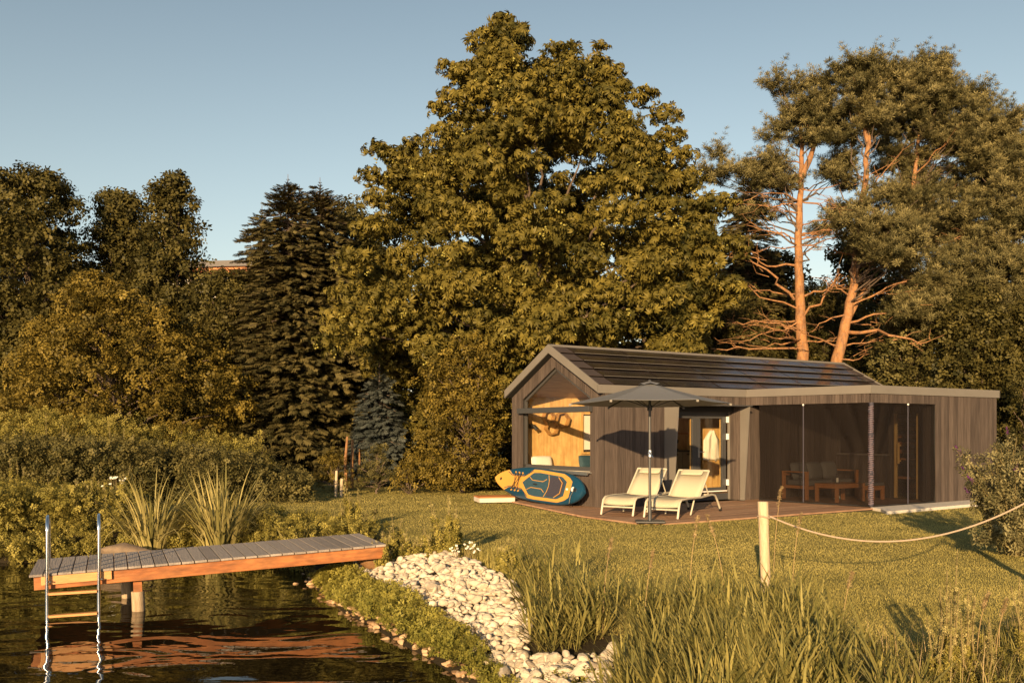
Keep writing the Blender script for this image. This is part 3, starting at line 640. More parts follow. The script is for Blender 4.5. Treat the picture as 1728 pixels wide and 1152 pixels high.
# ------------------------------------------------------------------ mosquito nets
def net(name, p, q, poles, label, gather):
    p = Vector((*p, 0)); q = Vector((*q, 0)); d = q - p; L = d.length; dn = d / L; nn = Vector((dn.y, -dn.x, 0))
    t = empty(name, loc2w(p.x, p.y, 0), HRZ + math.atan2(d.y, d.x), label, 'net curtain', 'net curtains round the porch')
    nu, nv = 90, 26; vs = []; fs = []
    for j in range(nv + 1):
        h = j / nv
        for i in range(nu + 1):
            s = i / nu; g_ = (s if gather > 0 else 1 - s)
            fold = .018 * math.sin(s * L * 9 + 2 * math.sin(h * 3)) * (.3 + (1 - h)) + .03 * math.sin(s * 5 + h * 4) * math.sin(math.pi * h)
            fold += .035 * math.exp(-((g_ - .94 + .25 * abs(h - .55)) / .035) ** 2) + .03 * math.exp(-((g_ - .9 + .5 * abs(h - .4)) / .03) ** 2)
            vs.append((s * L, fold, .03 + h * 2.2))
    for j in range(nv):
        for i in range(nu): a = j * (nu + 1) + i; fs.append((a, a + 1, a + nu + 2, a + nu + 1))
    mb = MB(); mb.add(vs, fs); mb.build('net', M['net'], t, smooth=True)
    mb = MB(); mb.tube([(0, 0, .03), (L * .5, .01, .02), (L, 0, .03)], .014, 6); mb.build('bottom_hem', M['dark'], t)
    for s in poles:
        mb = MB(); mb.tube([(s * L, -.03, .03), (s * L, -.03, 2.2)], .014, 8); pl = mb.build('zip_strip', M['navy2'], t)
        mb = MB(); mb.sphere((s * L, -.035, 2.22), .022); mb.build('hook', M['white'], pl)
    return t
net('net_curtain', (4.40, -.35), (4.78, -3.05), [.43], 'dark net curtain on the left of the porch, in front of the sofa', 1)
net('net_curtain', (4.80, -3.06), (7.16, -3.06), [.55], 'dark net curtain on the right of the porch, in front of the sauna door', -1)
t = empty('gathered_net', loc2w(4.79, -3.08, 0), HRZ, 'bundled purple and white patterned net strip hanging at the porch corner', 'net bundle')
mb = MB(); pts = [(.012 * math.sin(k * 1.3), .01 * math.cos(k * 1.7), .03 + 2.2 * k / 40) for k in range(41)]; mb.tube(pts, [.045 + .012 * math.sin(k * 2.1) for k in range(41)], 10); mb.build('bundle', M['navy2'], t, smooth=True)
mb = MB(); mb.tube([((.053 + .006 * math.sin(k * 1.9)) * math.cos(k * .7), (.053 + .006 * math.sin(k * 1.9)) * math.sin(k * .7), .06 + 2.1 * k / 420) for k in range(421)], .006, 5)
mb.build('pale_trim', mat('lilac_trim', (.24, .17, .20), .7), t)

# ------------------------------------------------------------------ porch furniture
t = world_empty('sofa', 5.45, -.88, 0, 'wooden two seat sofa with grey cushions behind the net', 'sofa'); Ls = 1.95
mb = MB()
for x in (0, Ls - .07):
    for y in (0, .68): mb.box(x, x + .07, y, y + .07, 0, .64)
    mb.box(x - .004, x + .074, -.002, .752, .641, .67); mb.box(x + .01, x + .06, .07, .68, .26, .33)
mb.box(.07, Ls - .07, .01, .06, .24, .32); mb.box(.07, Ls - .07, .69, .74, .24, .32); mb.box(.07, Ls - .07, .69, .74, .56, .62); mb.build('frame', M['teak'], t, bevel=.004)
mb = MB(); mb.box(.09, Ls / 2 - .005, .03, .66, .33, .45); mb.box(Ls / 2 + .005, Ls - .09, .03, .66, .33, .45); mb.build('seat_cushion', M['cushion'], t, bevel=.03)
for k in range(3):
    o = pillow('back_cushion', .6, .44, .2, M['cushion'], t); o.location = (.4 + k * .56, .56, .66); o.rotation_euler = (R(-14), 0, R(random.uniform(-5, 5)))
def low_table(name, x, y, L_, W2, H, label, cat):
    t = world_empty(name, x, y, 0, label, cat)
    for (a, b_) in [(0, 0), (L_ - .07, 0), (0, W2 - .07), (L_ - .07, W2 - .07)]:
        mb = MB(); mb.box(a, a + .07, b_, b_ + .07, 0, H - .03); mb.build('leg', M['teak'], t, bevel=.004)
    mb = MB(); mb.box(.07, L_ - .07, .01, .05, H - .1, H - .031); mb.box(.07, L_ - .07, W2 - .05, W2 - .01, H - .1, H - .031); mb.box(.01, .05, .07, W2 - .07, H - .1, H - .031); mb.box(L_ - .05, L_ - .01, .07, W2 - .07, H - .1, H - .031); mb.build('apron', M['teak'], t)
    mb = MB(); n_ = int(W2 / .1)
    for k in range(n_): mb.box(-.01, L_ + .01, k * W2 / n_ + .004, (k + 1) * W2 / n_ - .004, H - .03, H, random.random())
    mb.build('table_top', M['teak'], t); return t
low_table('coffee_table', 5.33, -1.82, 1.02, .62, .42, 'low wooden coffee table in front of the sofa', 'table')
t = low_table('stool', 6.75, -1.75, .45, .45, .33, 'low wooden stool with a grey seat pad right of the coffee table', 'stool')
mb = MB(); mb.box(.0, .45, .0, .45, .331, .40); mb.build('seat_pad', M['cushion'], t, bevel=.02)
t = world_empty('lantern', 5.82, -1.45, .42, 'small dark lantern on the coffee table', 'lantern')
mb = MB(); mb.cyl((0, 0), .06, 0, .02, 12); mb.cyl((0, 0), .06, .19, .215, 12, .03); [mb.tube([(.05 * math.cos(a), .05 * math.sin(a), .02), (.05 * math.cos(a), .05 * math.sin(a), .19)], .005, 5) for a in (0, 1.57, 3.14, 4.71)]; mb.tube([(-.04, 0, .21), (0, 0, .27), (.04, 0, .21)], .004, 5); mb.build('cage', M['black'], t)
mb = MB(); mb.cyl((0, 0), .03, .021, .12, 12); mb.build('candle', M['cloth'], t)
o = world_empty('sandal', 6.35, -1.05, .0, 'pale turquoise rubber sandal on the deck under the table', 'sandal')
mb = MB(); P = [(.13 * math.cos(a) * 1.0, .05 * math.sin(a) * (1 + .2 * math.cos(a)), .002) for a in np.linspace(0, 6.28, 18)[:-1]]; mb.prism(P, (0, 0, .03)); mb.build('sole', mat('turquoise_rubber', (.25, .55, .52), .6), o)
mb = MB(); mb.tube([(.03, -.05, .03), (.04, -.02, .07), (.04, .02, .07), (.03, .05, .03)], .012, 6); mb.build('strap', M['white'], o)

# ------------------------------------------------------------------ loungers
def lounger(x, y, label, back):
    t = empty('sun_lounger', (x, y, 0), math.atan2(-.55, .835), label, 'sun lounger', 'cream sun loungers on the deck'); L_ = 2.15; hw = .34
    mb = MB()
    for s_ in (-1, 1):
        mb.tube([(s_ * hw, 0, .01), (s_ * hw, .05, .18), (s_ * hw, .09, .29), (s_ * hw, .17, .345), (s_ * hw, .5, .36), (s_ * hw, 1.1, .345), (s_ * hw, 1.7, .37), (s_ * hw, 1.86, .345), (s_ * hw, 1.98, .24), (s_ * hw, L_, .04)], .021, 8)
    mb.tube([(-hw, .045, .17), (hw, .045, .17)], .017, 8); mb.tube([(-hw, 1.7, .36), (hw, 1.7, .36)], .016, 8)
    mb.build('frame', M['creamframe'], t, smooth=True)
    for s_ in (-1, 1):
        mb = MB(); mb.tube([(s_ * (hw - .06), .95, .34), (s_ * (hw - .08), .80, .02)], .016, 8); mb.build('leg', M['creamframe'], t)
        mb = MB(); mb.tube([(s_ * hw - .02, L_, .045), (s_ * hw + .02, L_, .045)], .04, 14); mb.build('wheel', M['black'], t)
    def sheet(pts, x0, wd=hw - .02):
        vs = []; fs = []; n_ = 6
        for (yy, zz) in pts:
            for i in range(n_ + 1): a = i / n_ * 2 - 1; vs.append((a * wd, yy, zz - .018 * (1 - a * a)))
        for j in range(len(pts) - 1):
            for i in range(n_): q = j * (n_ + 1) + i; fs.append((q, q + 1, q + n_ + 2, q + n_ + 1))
        mb = MB(); mb.add(vs, fs); return mb
    o = sheet([(.06, .22), (.085, .29), (.16, .35), (.3, .365), (.7, .365), (1.1, .355)], 0).build('seat_fabric', M['fabric'], t, smooth=True); o.modifiers.new('th', 'SOLIDIFY').thickness = .012
    by, bz = 1.1 + back[0], .355 + back[1]
    mb = MB()
    for s_ in (-1, 1): mb.tube([(s_ * (hw - .02), 1.1, .355), (s_ * (hw - .02), by, bz)], .018, 8)
    mb.tube([(-hw + .02, by, bz), (hw - .02, by, bz)], .018, 8); mb.build('back_frame', M['creamframe'], t, smooth=True)
    o = sheet([(1.1, .355), (1.1 + back[0] * .5, .355 + back[1] * .5), (by, bz)], 0, hw - .03).build('back_fabric', M['fabric'], t, smooth=True); o.modifiers.new('th', 'SOLIDIFY').thickness = .012
    o = pillow('head_pillow', .46, .15, .05, M['fabric'], t); f_ = .86; o.location = (0, 1.1 + back[0] * f_ - .03, .355 + back[1] * f_ + .035); o.rotation_euler = (math.atan2(back[1], back[0]) - R(90), 0, 0)
    mb = MB()
    for s_ in (-1, 1): mb.tube([(s_ * .3, 1.1 + back[0] * .6, .355 + back[1] * .6), (s_ * .3, 1.62, .36)], .013, 6)
    mb.build('back_strut', M['creamframe'], t)
    return t
lounger(2.02, 18.19, 'left cream sun lounger, farther one, with its back raised', (.50, .50))
lounger(2.77, 17.59, 'right cream sun lounger, nearest the parasol pole, with its back raised', (.50, .49))

# ------------------------------------------------------------------ parasol
t = empty('parasol', (2.47, 16.9, 0), R(-5), 'open dark grey six sided parasol standing between lawn and loungers', 'parasol')
t.rotation_euler = (R(-1.4), 0, R(-5))
mb = MB(); mb.box(-.26, .26, -.26, .26, .003, .035); mb.build('base_plate', M['anthracite'], t, bevel=.01)
mb = MB(); mb.tube([(0, 0, .035), (0, 0, .38)], .034, 14); mb.tube([(0, 0, .36), (0, 0, 2.46)], .024, 14); mb.build('pole', M['anthracite'], t, smooth=True)
mb = MB(); mb.tube([(0, 0, 1.17), (0, 0, 1.29)], .036, 12); mb.tube([(0, -.03, 1.23), (-.02, -.09, 1.24)], .011, 8); mb.tube([(-.02, -.085, 1.27), (.05, -.1, 1.16)], .010, 8); mb.build('crank', M['steel'], t)
RT, ZT, ZA = 1.43, 2.135, 2.49; vs = []; fs = []; NQ = 8
mb = MB()
for k in range(6):
    a, b_ = k * math.pi / 3, (k + 1) * math.pi / 3; base = len(vs)
    for i in range(NQ + 1):
        f_ = i / NQ
        for j in range(7):
            g_ = j / 6; rr = .06 + (RT - .06) * f_; x = rr * (math.cos(a) * (1 - g_) + math.cos(b_) * g_); y = rr * (math.sin(a) * (1 - g_) + math.sin(b_) * g_)
            zz = ZA - (ZA - ZT) * (f_ ** .93) - .012 * math.sin(math.pi * g_) * f_ - .012 * math.sin(math.pi * f_)
            if i == NQ: x *= 1 - .012 * math.sin(math.pi * g_); y *= 1 - .012 * math.sin(math.pi * g_)
            vs.append((x, y, zz))
    for i in range(NQ):
        for j in range(6): q = base + i * 7 + j; fs.append((q, q + 7, q + 8, q + 1))
mb.add(vs, fs); cn = mb.build('canopy', M['canopy'], t); cn.modifiers.new('th', 'SOLIDIFY').thickness = .006
mb = MB(); vs = []; fs = []
for k in range(6):
    a = k * math.pi / 3
    for (rr, zz) in ((.02, ZA + .035), (.22, ZA - .035)): vs.append((rr * math.cos(a), rr * math.sin(a), zz))
    am = a + math.pi / 6; vs.append((.2 * math.cos(am), .2 * math.sin(am), ZA - .005))
for k in range(6):
    n2 = (k + 1) % 6; fs.append((k * 3, k * 3 + 1, k * 3 + 2)); fs.append((k * 3, k * 3 + 2, n2 * 3 + 1, n2 * 3))
mb.add(vs, fs); mb.build('vent', M['canopy'], cn)
mb = MB(); mb.sphere((0, 0, ZA + .04), .03); mb.build('finial', M['anthracite'], t)
for k in range(6):
    a = k * math.pi / 3; ca, sa = math.cos(a), math.sin(a)
    mb = MB(); mb.bar((.03 * ca, .03 * sa, ZA - .04), (RT * .99 * ca, RT * .99 * sa, ZT - .02), .016, .022); rb = mb.build('rib', M['anthracite'], t)
    mb = MB(); mb.bar((.04 * ca, .04 * sa, 2.06), (.68 * ca, .68 * sa, 2.28), .012, .016); mb.build('strut', M['anthracite'], rb)
    mb = MB(); mb.box(RT * ca - .02, RT * ca + .02, RT * sa - .02, RT * sa + .02, ZT - .045, ZT - .01); mb.build('tip_pocket', M['fascia'], rb)
mb = MB(); mb.tube([(0, 0, 2.0), (0, 0, 2.1)], .045, 12); mb.build('runner', M['black'], t)

# ------------------------------------------------------------------ paddle board
def half_w(x):
    s_ = x / 1.66
    return .395 * max(0, 1 - abs(s_) ** (2.5 if s_ > 0 else 3.4)) ** (.62 if s_ > 0 else .5)
a_ = R(17); nose = R(2.5)
ex = Vector((0, 1, 0)); ey = Vector((math.sin(a_), 0, math.cos(a_))); ez = Vector((-math.cos(a_), 0, math.sin(a_)))
Mb = Matrix((ex, ey, ez)).transposed().to_4x4()
if Mb.determinant() < 0: print('flip')
sup = empty('paddle_board', loc2w(-.33, 1.87, .405), 0, 'teal and yellow inflatable paddle board lying on its side against the gable wall', 'paddle board')
sup.matrix_world = Matrix.Translation(loc2w(-.36, 1.87, .405)) @ Matrix.Rotation(HRZ, 4, 'Z') @ Mb @ Matrix.Rotation(nose, 4, 'Z')
xs = 1.66 * np.sin(np.linspace(-math.pi / 2, math.pi / 2, 47)); vs = []; fs = []; ns = 16
for x in xs:
    hw_ = max(half_w(x), .004); rock = .10 * max(0, (x - .7) / .96) ** 2
    for j in range(ns):
        an = 2 * math.pi * j / ns; c_, s_ = math.cos(an), math.sin(an)
        yy = (hw_ - min(.06, hw_)) * (1 if c_ > .01 else -1 if c_ < -.01 else 0) + min(.06, hw_) * c_ ; vs.append((x, yy, .06 * s_ + rock))
for i in range(len(xs) - 1):
    for j in range(ns): q = i * ns + j; q2 = i * ns + (j + 1) % ns; fs.append((q, q2, q2 + ns, q + ns))
fs += [tuple(range(ns)), tuple((len(xs) - 1) * ns + j for j in range(ns))[::-1]]
mb = MB(); mb.add(vs, fs); mb.build('hull', M['teal'], sup, smooth=True)
def deckpoly(name, P, m, lift, par=None, seg=.06):
    # strips across x so the sheet follows the nose rocker
    def yr(poly, x): 
        ys = clip_row([(b_, a__) for a__, b_ in poly], x); return (ys[0], ys[-1]) if len(ys) > 1 else None
    x0 = min(p[0] for p in P) + 1e-3; x1 = max(p[0] for p in P) - 1e-3; n_ = max(2, int((x1 - x0) / seg)); mb = MB(); prev = None; vs = []; fs = []
    for i in range(n_ + 1):
        x = x0 + (x1 - x0) * i / n_; r_ = yr(P, x)
        if r_ is None: continue
        z = .06 + lift + .10 * max(0, (x - .7) / .96) ** 2
        k = len(vs); vs += [(x, r_[0], z), (x, r_[1], z)]
        if k: fs.append((k - 2, k, k + 1, k - 1))
    mb.add(vs, fs); o = mb.build(name, m, par or sup); o.modifiers.new('th', 'SOLIDIFY').thickness = .003; return o
def mirror(P): return P + [(x, -y) for x, y in P[::-1]]
def nw(x, ins=.055): return max(half_w(x) - ins, .01)
deckpoly('yellow_deck', mirror([(1.655, .0)] + [(x, nw(x, .02)) for x in (1.62, 1.55, 1.45, 1.35, 1.22)] + [(1.08, .15), (.55, .165), (.27, .335), (0, .345), (-.9, .325), (-1.12, .26), (-1.25, .18)]), M['yellow'], .003)
pad = deckpoly('traction_pad', mirror([(.60, .0), (.25, .255), (.0, .275), (-.85, .255), (-1.06, .16)]), M['navy'], .007)
deckpoly('rear_pad', mirror([(-.44, .235), (-.82, .215), (-1.0, .13)]), M['navy2'], .011, pad)
def linep(name, P, w_, m, lift):
    mb = MB(); [mb.bar((*P[i], .06 + lift + .10 * max(0, (P[i][0] - .7) / .96) ** 2), (*P[i + 1], .06 + lift + .10 * max(0, (P[i + 1][0] - .7) / .96) ** 2), w_, .006) for i in range(len(P) - 1)]; return mb.build(name, m, sup)
for s_ in (1, -1):
    linep('pad_line', [(.36, s_ * .15), (.22, s_ * .085), (-.2, s_ * .085), (-.32, s_ * .15)], .014, M['yellow'], .009)
    linep('grey_edge', [(1.24, s_ * .20), (1.07, s_ * .135), (.58, s_ * .15), (.28, s_ * .30)], .016, M['navy2'], .007)
linep('divider', [(-.36, .25), (-.43, .12), (-.45, 0), (-.43, -.12), (-.36, -.25)], .014, M['yellow'], .013)
linep('rear_line', [(-.74, .23), (-.92, .12), (-.92, -.12), (-.74, -.23)], .016, M['yellow'], .015)
for k, x in enumerate((.96, .82, .68)):
    for s_ in (1, -1):
        mb = MB(); mb.cyl((x, s_ * .21), .026, .062 + .10 * max(0, (x - .7) / .96) ** 2, .078 + .10 * max(0, (x - .7) / .96) ** 2, 10); mb.build('cord_ring', M['yellow'], sup)
linep('bungee_cord', [(.96, .21), (.82, -.21), (.68, .21), (.96, -.21), (.82, .21), (.68, -.21)], .008, M['black'], .03)
mb = MB(); mb.tube([(.14, 0, .068), (.11, 0, .09), (.03, 0, .09), (0, 0, .068)], .014, 8); mb.build('carry_handle', M['black'], sup)
mb = MB(); mb.cyl((1.44, .0), .035, .12, .128, 16); mb.build('nose_ring', M['black'], sup)
mb = MB(); mb.cyl((-1.33, .02), .05, .06, .072, 16); mb.build('air_valve', M['white'], sup)
mb = MB(); mb.box(-1.45, -1.37, -.03, .05, .06, .085); mb.tube([(-1.40, 0, .09), (-1.36, -.15, .10), (-1.37, -.3, .09), (-1.34, -.36, .02)], .008, 6); mb.build('leash', M['black'], sup)
mb = MB(); mb.box(-1.16, -1.10, -.02, .02, .058, .07); mb.build('logo_block', M['white'], sup)

# low wooden pallet lying on the grass left of the board
t = empty('wooden_platform', (-.42, 22.2, -.02), R(14), 'low orange topped wooden platform on the grass left of the paddle board', 'platform')
mb = MB()
for k in range(5): mb.box(-.42, .42, -.33 + k * .135, -.33 + k * .135 + .125, .10, .125, random.random())
mb.build('top_boards', M['orangewood'], t); mb = MB(); mb.box(-.42, .42, -.335, -.305, .0, .099); mb.box(-.42, .42, .30, .33, .0, .099); mb.box(-.42, -.39, -.3, .3, .0, .099); mb.box(.39, .42, -.3, .3, .0, .099); mb.build('side_rail', M['concrete'], t)

# ------------------------------------------------------------------ jetty and ladder
FL = Vector((-5.69, 11.1, -.06)); FR = Vector((-1.70, 12.80, .10)); je = (FR - FL); JL = je.length; je.normalize(); jw = Vector((-.392, .92, 0))
jrz = math.atan2(je.y, je.x); jt = math.asin(je.z)
jet = empty('jetty', FL, 0, 'narrow weathered plank jetty on orange beams reaching over the pond', 'jetty'); jet.rotation_euler = (0, -jt, jrz)
mb = MB(); npk = 28; pw = JL / npk
for k in range(npk):
    mb.box(k * pw + .006, (k + 1) * pw - .006, random.uniform(-.008, .008), 1.5 + random.uniform(-.01, .01), -.028, random.uniform(-.002, .002), random.random())
mb.build('deck_planks', M['greywood'], jet, bevel=.003)
for y0 in (.045, 1.38):
    mb = MB(); mb.box(.05, JL - .02, y0, y0 + .07, -.19, -.031); mb.build('beam', M['beam'], jet, bevel=.004)
mb = MB(); mb.box(.05, .11, .12, 1.375, -.185, -.031); mb.box(1.15, 1.25, .12, 1.375, -.185, -.031); mb.box(JL - .2, JL - .12, .12, 1.375, -.185, -.031); mb.build('cross_beam', M['beam'], jet)
mb = MB(); mb.box(.13, .90, .008, .043, -.135, -.032); mb.build('ladder_board', M['step'], jet, bevel=.003)
def to_local(p): return jet.matrix_basis.inverted() @ Vector(p)
for (lx, ly, r_) in [(1.19, .20, .078), (1.08, 1.25, .075)]:
    mb = MB(); mb.tube([(lx, ly, -1.7), (lx, ly, -.34)], r_, 14); pl = mb.build('pile', M['pile'], jet, smooth=True)
    mb = MB(); mb.box(lx - .05, lx + .05, ly - .05, ly + .05, -.34, -.192); mb.build('pile_head', M['beam'], pl)
lad = empty('bathing_ladder', FL + je * .2, 0, 'polished steel bathing ladder with wooden steps hooked on the jetty edge', 'ladder'); lad.rotation_euler = (0, 0, jrz)
for lx in (.0, .56):
    mb = MB(); P = [(lx, -.035, -1.5), (lx, -.035, .50)] + [(lx, .14 - .175 * math.cos(a), .50 + .17 * math.sin(a)) for a in np.linspace(.25, 2.9, 9)] + [(lx, .315, .50), (lx, .315, .0)]
    mb.tube(P, .020, 12); ra = mb.build('rail', M['steel'], lad, smooth=True)
    mb = MB(); mb.cyl((lx, .315), .04, .01, .02, 14); mb.build('foot_flange', M['steel'], ra)
    mb = MB(); mb.tube([(lx + .03, .0, -.09), (lx + .03, -.06, -.09)], .008, 6); mb.build('bolt', M['steel'], ra)
for zz in (-.235, -.50, -.77, -1.04):
    mb = MB(); mb.box(.02, .54, -.075, .01, zz - .014, zz + .014); mb.build('step', M['step'], lad, bevel=.003)

# ------------------------------------------------------------------ post and rope
pb = Vector((2.53, 9.4, 0)); pb.z = float(ground_z(2.53, 9.4)) - .02
t = empty('wooden_post', pb, 0, 'pale peeled wooden post standing in the reeds at the lawn edge', 'post'); t['group'] = 'posts carrying the rope'
mb = MB(); mb.tube([(0, 0, -.3), (.0, 0, .1), (-.015, 0, .5), (-.03, 0, .97), (-.03, 0, .975)], [.05, .05, .049, .053, .051], 14); mb.build('post', M['post'], t, smooth=True)
P2 = Vector((5.35, 8.9, 1.28))
t2 = empty('wooden_post', (P2.x + .04, P2.y, -.05), 0, 'pale wooden post just outside the frame holding the right end of the rope', 'post'); t2['group'] = 'posts carrying the rope'
mb = MB(); mb.tube([(0, 0, -.3), (0, 0, .5), (0, 0, 1.4)], [.055, .054, .056], 12); mb.build('post', M['post'], t2, smooth=True)
P1 = Vector((pb.x + .03, 9.37, .79)); mb = MB(); pts = []
for k in range(41):
    q = k / 40; p = P1.lerp(P2 - Vector((.0, 0, .0)), q); p.z -= .44 * 4 * q * (1 - q); pts.append(p)
loop = [Vector((pb.x - .02 + .062 * math.cos(a), 9.4 + .062 * math.sin(a), .785 + .01 * math.sin(a * 2))) for a in np.linspace(-.3, 6.0, 16)]
mb.tube(pts, .0085, 8); mb.tube(loop, .0085, 8); o = mb.build('rope', M['rope'], smooth=True); tag(o, 'slack pale rope sagging from the wooden post towards the right edge', 'rope')

# small stakes in the far bed, and the rock behind the ladder
for (px, py, h, r_, lab) in [(563, 815, .62, .035, 'taller thin wooden stake in the shrubs behind the lawn'), (572, 815, .42, .04, 'shorter thick wooden stake in the shrubs behind the lawn')]:
    mb = MB(); p = ground_at(px, 836); mb.tube([(0, 0, -.1), (.01, 0, h * .6), (.02, 0, h)], [r_, r_, r_ * .9], 8); o = mb.build('wooden_stake', M['post'], smooth=True); o.location = (p.x, p.y + .3, 0); tag(o, lab, 'stake', 'stakes behind the lawn')
def rock_mesh(seed, n=14, m=9, rough=.25):
    r = np.random.default_rng(seed); mb = MB(); mb.sphere((0, 0, 0), 1, n, m); v = np.array(mb.v); k = r.normal(size=(6, 3)) * 1.6; ph = r.random(6) * 6
    for i in range(6): v = v * (1 + rough * .4 * np.sin(v @ k[i] + ph[i]))[:, None]
    for _ in range(9):
        d = norm(r.normal(size=(1, 3)))[0]; c_ = r.uniform(.5, .82); s_ = v @ d; v = v - np.maximum(s_ - c_, 0)[:, None] * d * .85
    return v, mb.f
v, f = rock_mesh(12); mb = MB(); mb.add(v * np.array([.42, .26, .13]), f); o = mb.build('rock', M['rock'], smooth=True); p = ground_at(165, 950, -.4); o.location = (p.x + .05, p.y + .9, -.30); tag(o, 'large brown rock on the far bank behind the bathing ladder', 'rock')
v, f = rock_mesh(9); mb = MB(); mb.add(v * np.array([.22, .18, .15]), f); o = mb.build('rock', M['wetstone'], smooth=True); o.location = (-1.95, 13.05, -.2); tag(o, 'reddish brown rock under the landward end of the jetty', 'rock')

# ------------------------------------------------------------------ far house behind the trees
hp = at(378, 440, 52); H0 = hp.z
t = empty('far_house', (hp.x, 53, 0), R(-8), 'pale house with a flat roof on orange rafters beyond the trees', 'house')
mb = MB(); mb.box(-6, 6, 0, 8, 0, H0 - .75); wl = mb.build('wall', M['plaster'], t)
for (x, z) in [(-4, 7), (-.8, 7), (2.6, 7), (-4, 4), (-.8, 4), (2.6, 4)]:
    mb = MB(); mb.box(x, x + 1.4, -.05, -.002, z, z + 1.3); wn = mb.build('window', M['frame'], t); mb = MB(); mb.box(x + .08, x + 1.32, -.06, -.052, z + .08, z + 1.22); mb.build('pane', M['solar'], wn)
mb = MB(); mb.box(-6.8, 6.8, -1.1, 8.8, H0 - .32, H0); mb.build('roof', M['rooftile_far'], t)
mb = MB(); mb.box(-6.6, 6.6, -.9, 8.6, H0 - .45, H0 - .322); mb.build('roof_boarding', M['orangewood'], t)
for k in range(12): mb = MB(); mb.box(-6.3 + k * 1.1, -6.15 + k * 1.1, -1.0, 0, H0 - .66, H0 - .452); mb.build('rafter', M['orangewood'], t)

# ================================================================== VEGETATION
def pxprof(rows): return rows
# ---- horse chestnut behind the cabin
ch_prof = [(28, 838, 862), (60, 800, 890), (85, 772, 930), (105, 762, 1025), (130, 750, 1040), (160, 742, 1062), (200, 742, 1100), (238, 750, 1130), (258, 690, 1142), (280, 645, 1150), (300, 640, 1158), (350, 640, 1200), (400, 630, 1225), (450, 615, 1235), (500, 590, 1240), (560, 575, 1225), (620, 600, 1200), (700, 640, 1180), (780, 670, 1150), (820, 700, 1120)]
ch_extra = [(846, 34, 0, .38), (878, 50, -.3, .38), (820, 60, -.3, .4), (1012, 78, -.6, .3), (1010, 105, -.6, .42), (1030, 130, -1, .6), (985, 130, -.8, .6), (750, 112, -1, .38), (775, 125, -1, .38), (760, 165, -1.2, .5), (742, 185, -1, .45),
            (635, 250, -1, .45), (660, 262, -1, .55), (700, 250, -1.3, .6), (630, 300, -1.4, .6), (640, 340, -1.8, .7), (625, 385, -2, .7), (1085, 165, -.8, .6), (1120, 195, -.8, .6), (1150, 265, -1, .6), (1160, 300, -1, .6), (1130, 235, -1, .6), (1215, 345, -1.2, .7), (1228, 420, -1.5, .8),
            (590, 500, -3, .8), (570, 540, -3, .7), (600, 560, -3.5, .9), (560, 580, -3, .6), (630, 520, -3.5, .9), (600, 440, -2.5, .8), (905, 560, -3, .8), (940, 555, -3.2, .8), (975, 565, -3, .8), (1010, 570, -3, .8), (925, 520, -3.4, .8), (742, 515, -2.5, .9), (765, 500, -1, .9), (720, 540, -2, .9), (690, 350, 0, .8), (675, 365, .5, .8), (700, 560, -2.5, .9)]
random.seed(11)
root, Cn, Rd = broadleaf('horse_chestnut_tree', 'tallest tree, a golden green horse chestnut rising behind the gable of the cabin', 30, ch_prof, 600, .74, 250, .165, 'palm', M['chestnut'], 935, .35, depth=.85, cull=.5, inner=.35, trunk_r=.34, extra=ch_extra, ragged=.07, flat=.6)
n = 2000; g4 = n // 4; idx = np.repeat(rng.integers(0, len(Cn), g4), 4); d = norm(rng.normal(size=(g4, 3))); d[:, 1] = -np.abs(d[:, 1]); d = np.repeat(d, 4, 0); P = Cn[idx] + d * Rd[idx][:, None] * np.array([1, 1, .6]) * .9 + rng.normal(size=(n, 3)) * .045
o8 = MB(); o8.sphere((0, 0, 0), 1, 6, 4); quads = [f if len(f) == 4 else (f[0], f[1], f[2], f[2]) for f in o8.f]
tri = [f for f in o8.f if len(f) == 3] + [t_ for f in o8.f if len(f) == 4 for t_ in ((f[0], f[1], f[2]), (f[0], f[2], f[3]))]
v, f, a = inst(np.array(o8.v), np.array(tri), P, basis(d, rng.random(n)), rng.uniform(.022, .038, n), rng.random(n))
fr_ = raw_mesh('conkers', v - np.array(root.location), f, M['conker'], root, a, smooth=True); fr_['kind'] = 'stuff'
# low skirt of the chestnut and hedge left of the cabin
random.seed(12)
broadleaf('hornbeam_bush', 'tall golden green bush closing the gap between the gable wall and the lawn', 25.6, [(590, 740, 850), (640, 700, 858), (700, 685, 858), (760, 680, 855), (835, 690, 850)], 95, .55, 150, .16, 'sprig', M['hazel'], 780, .4, depth=.8, trunk_r=.06)

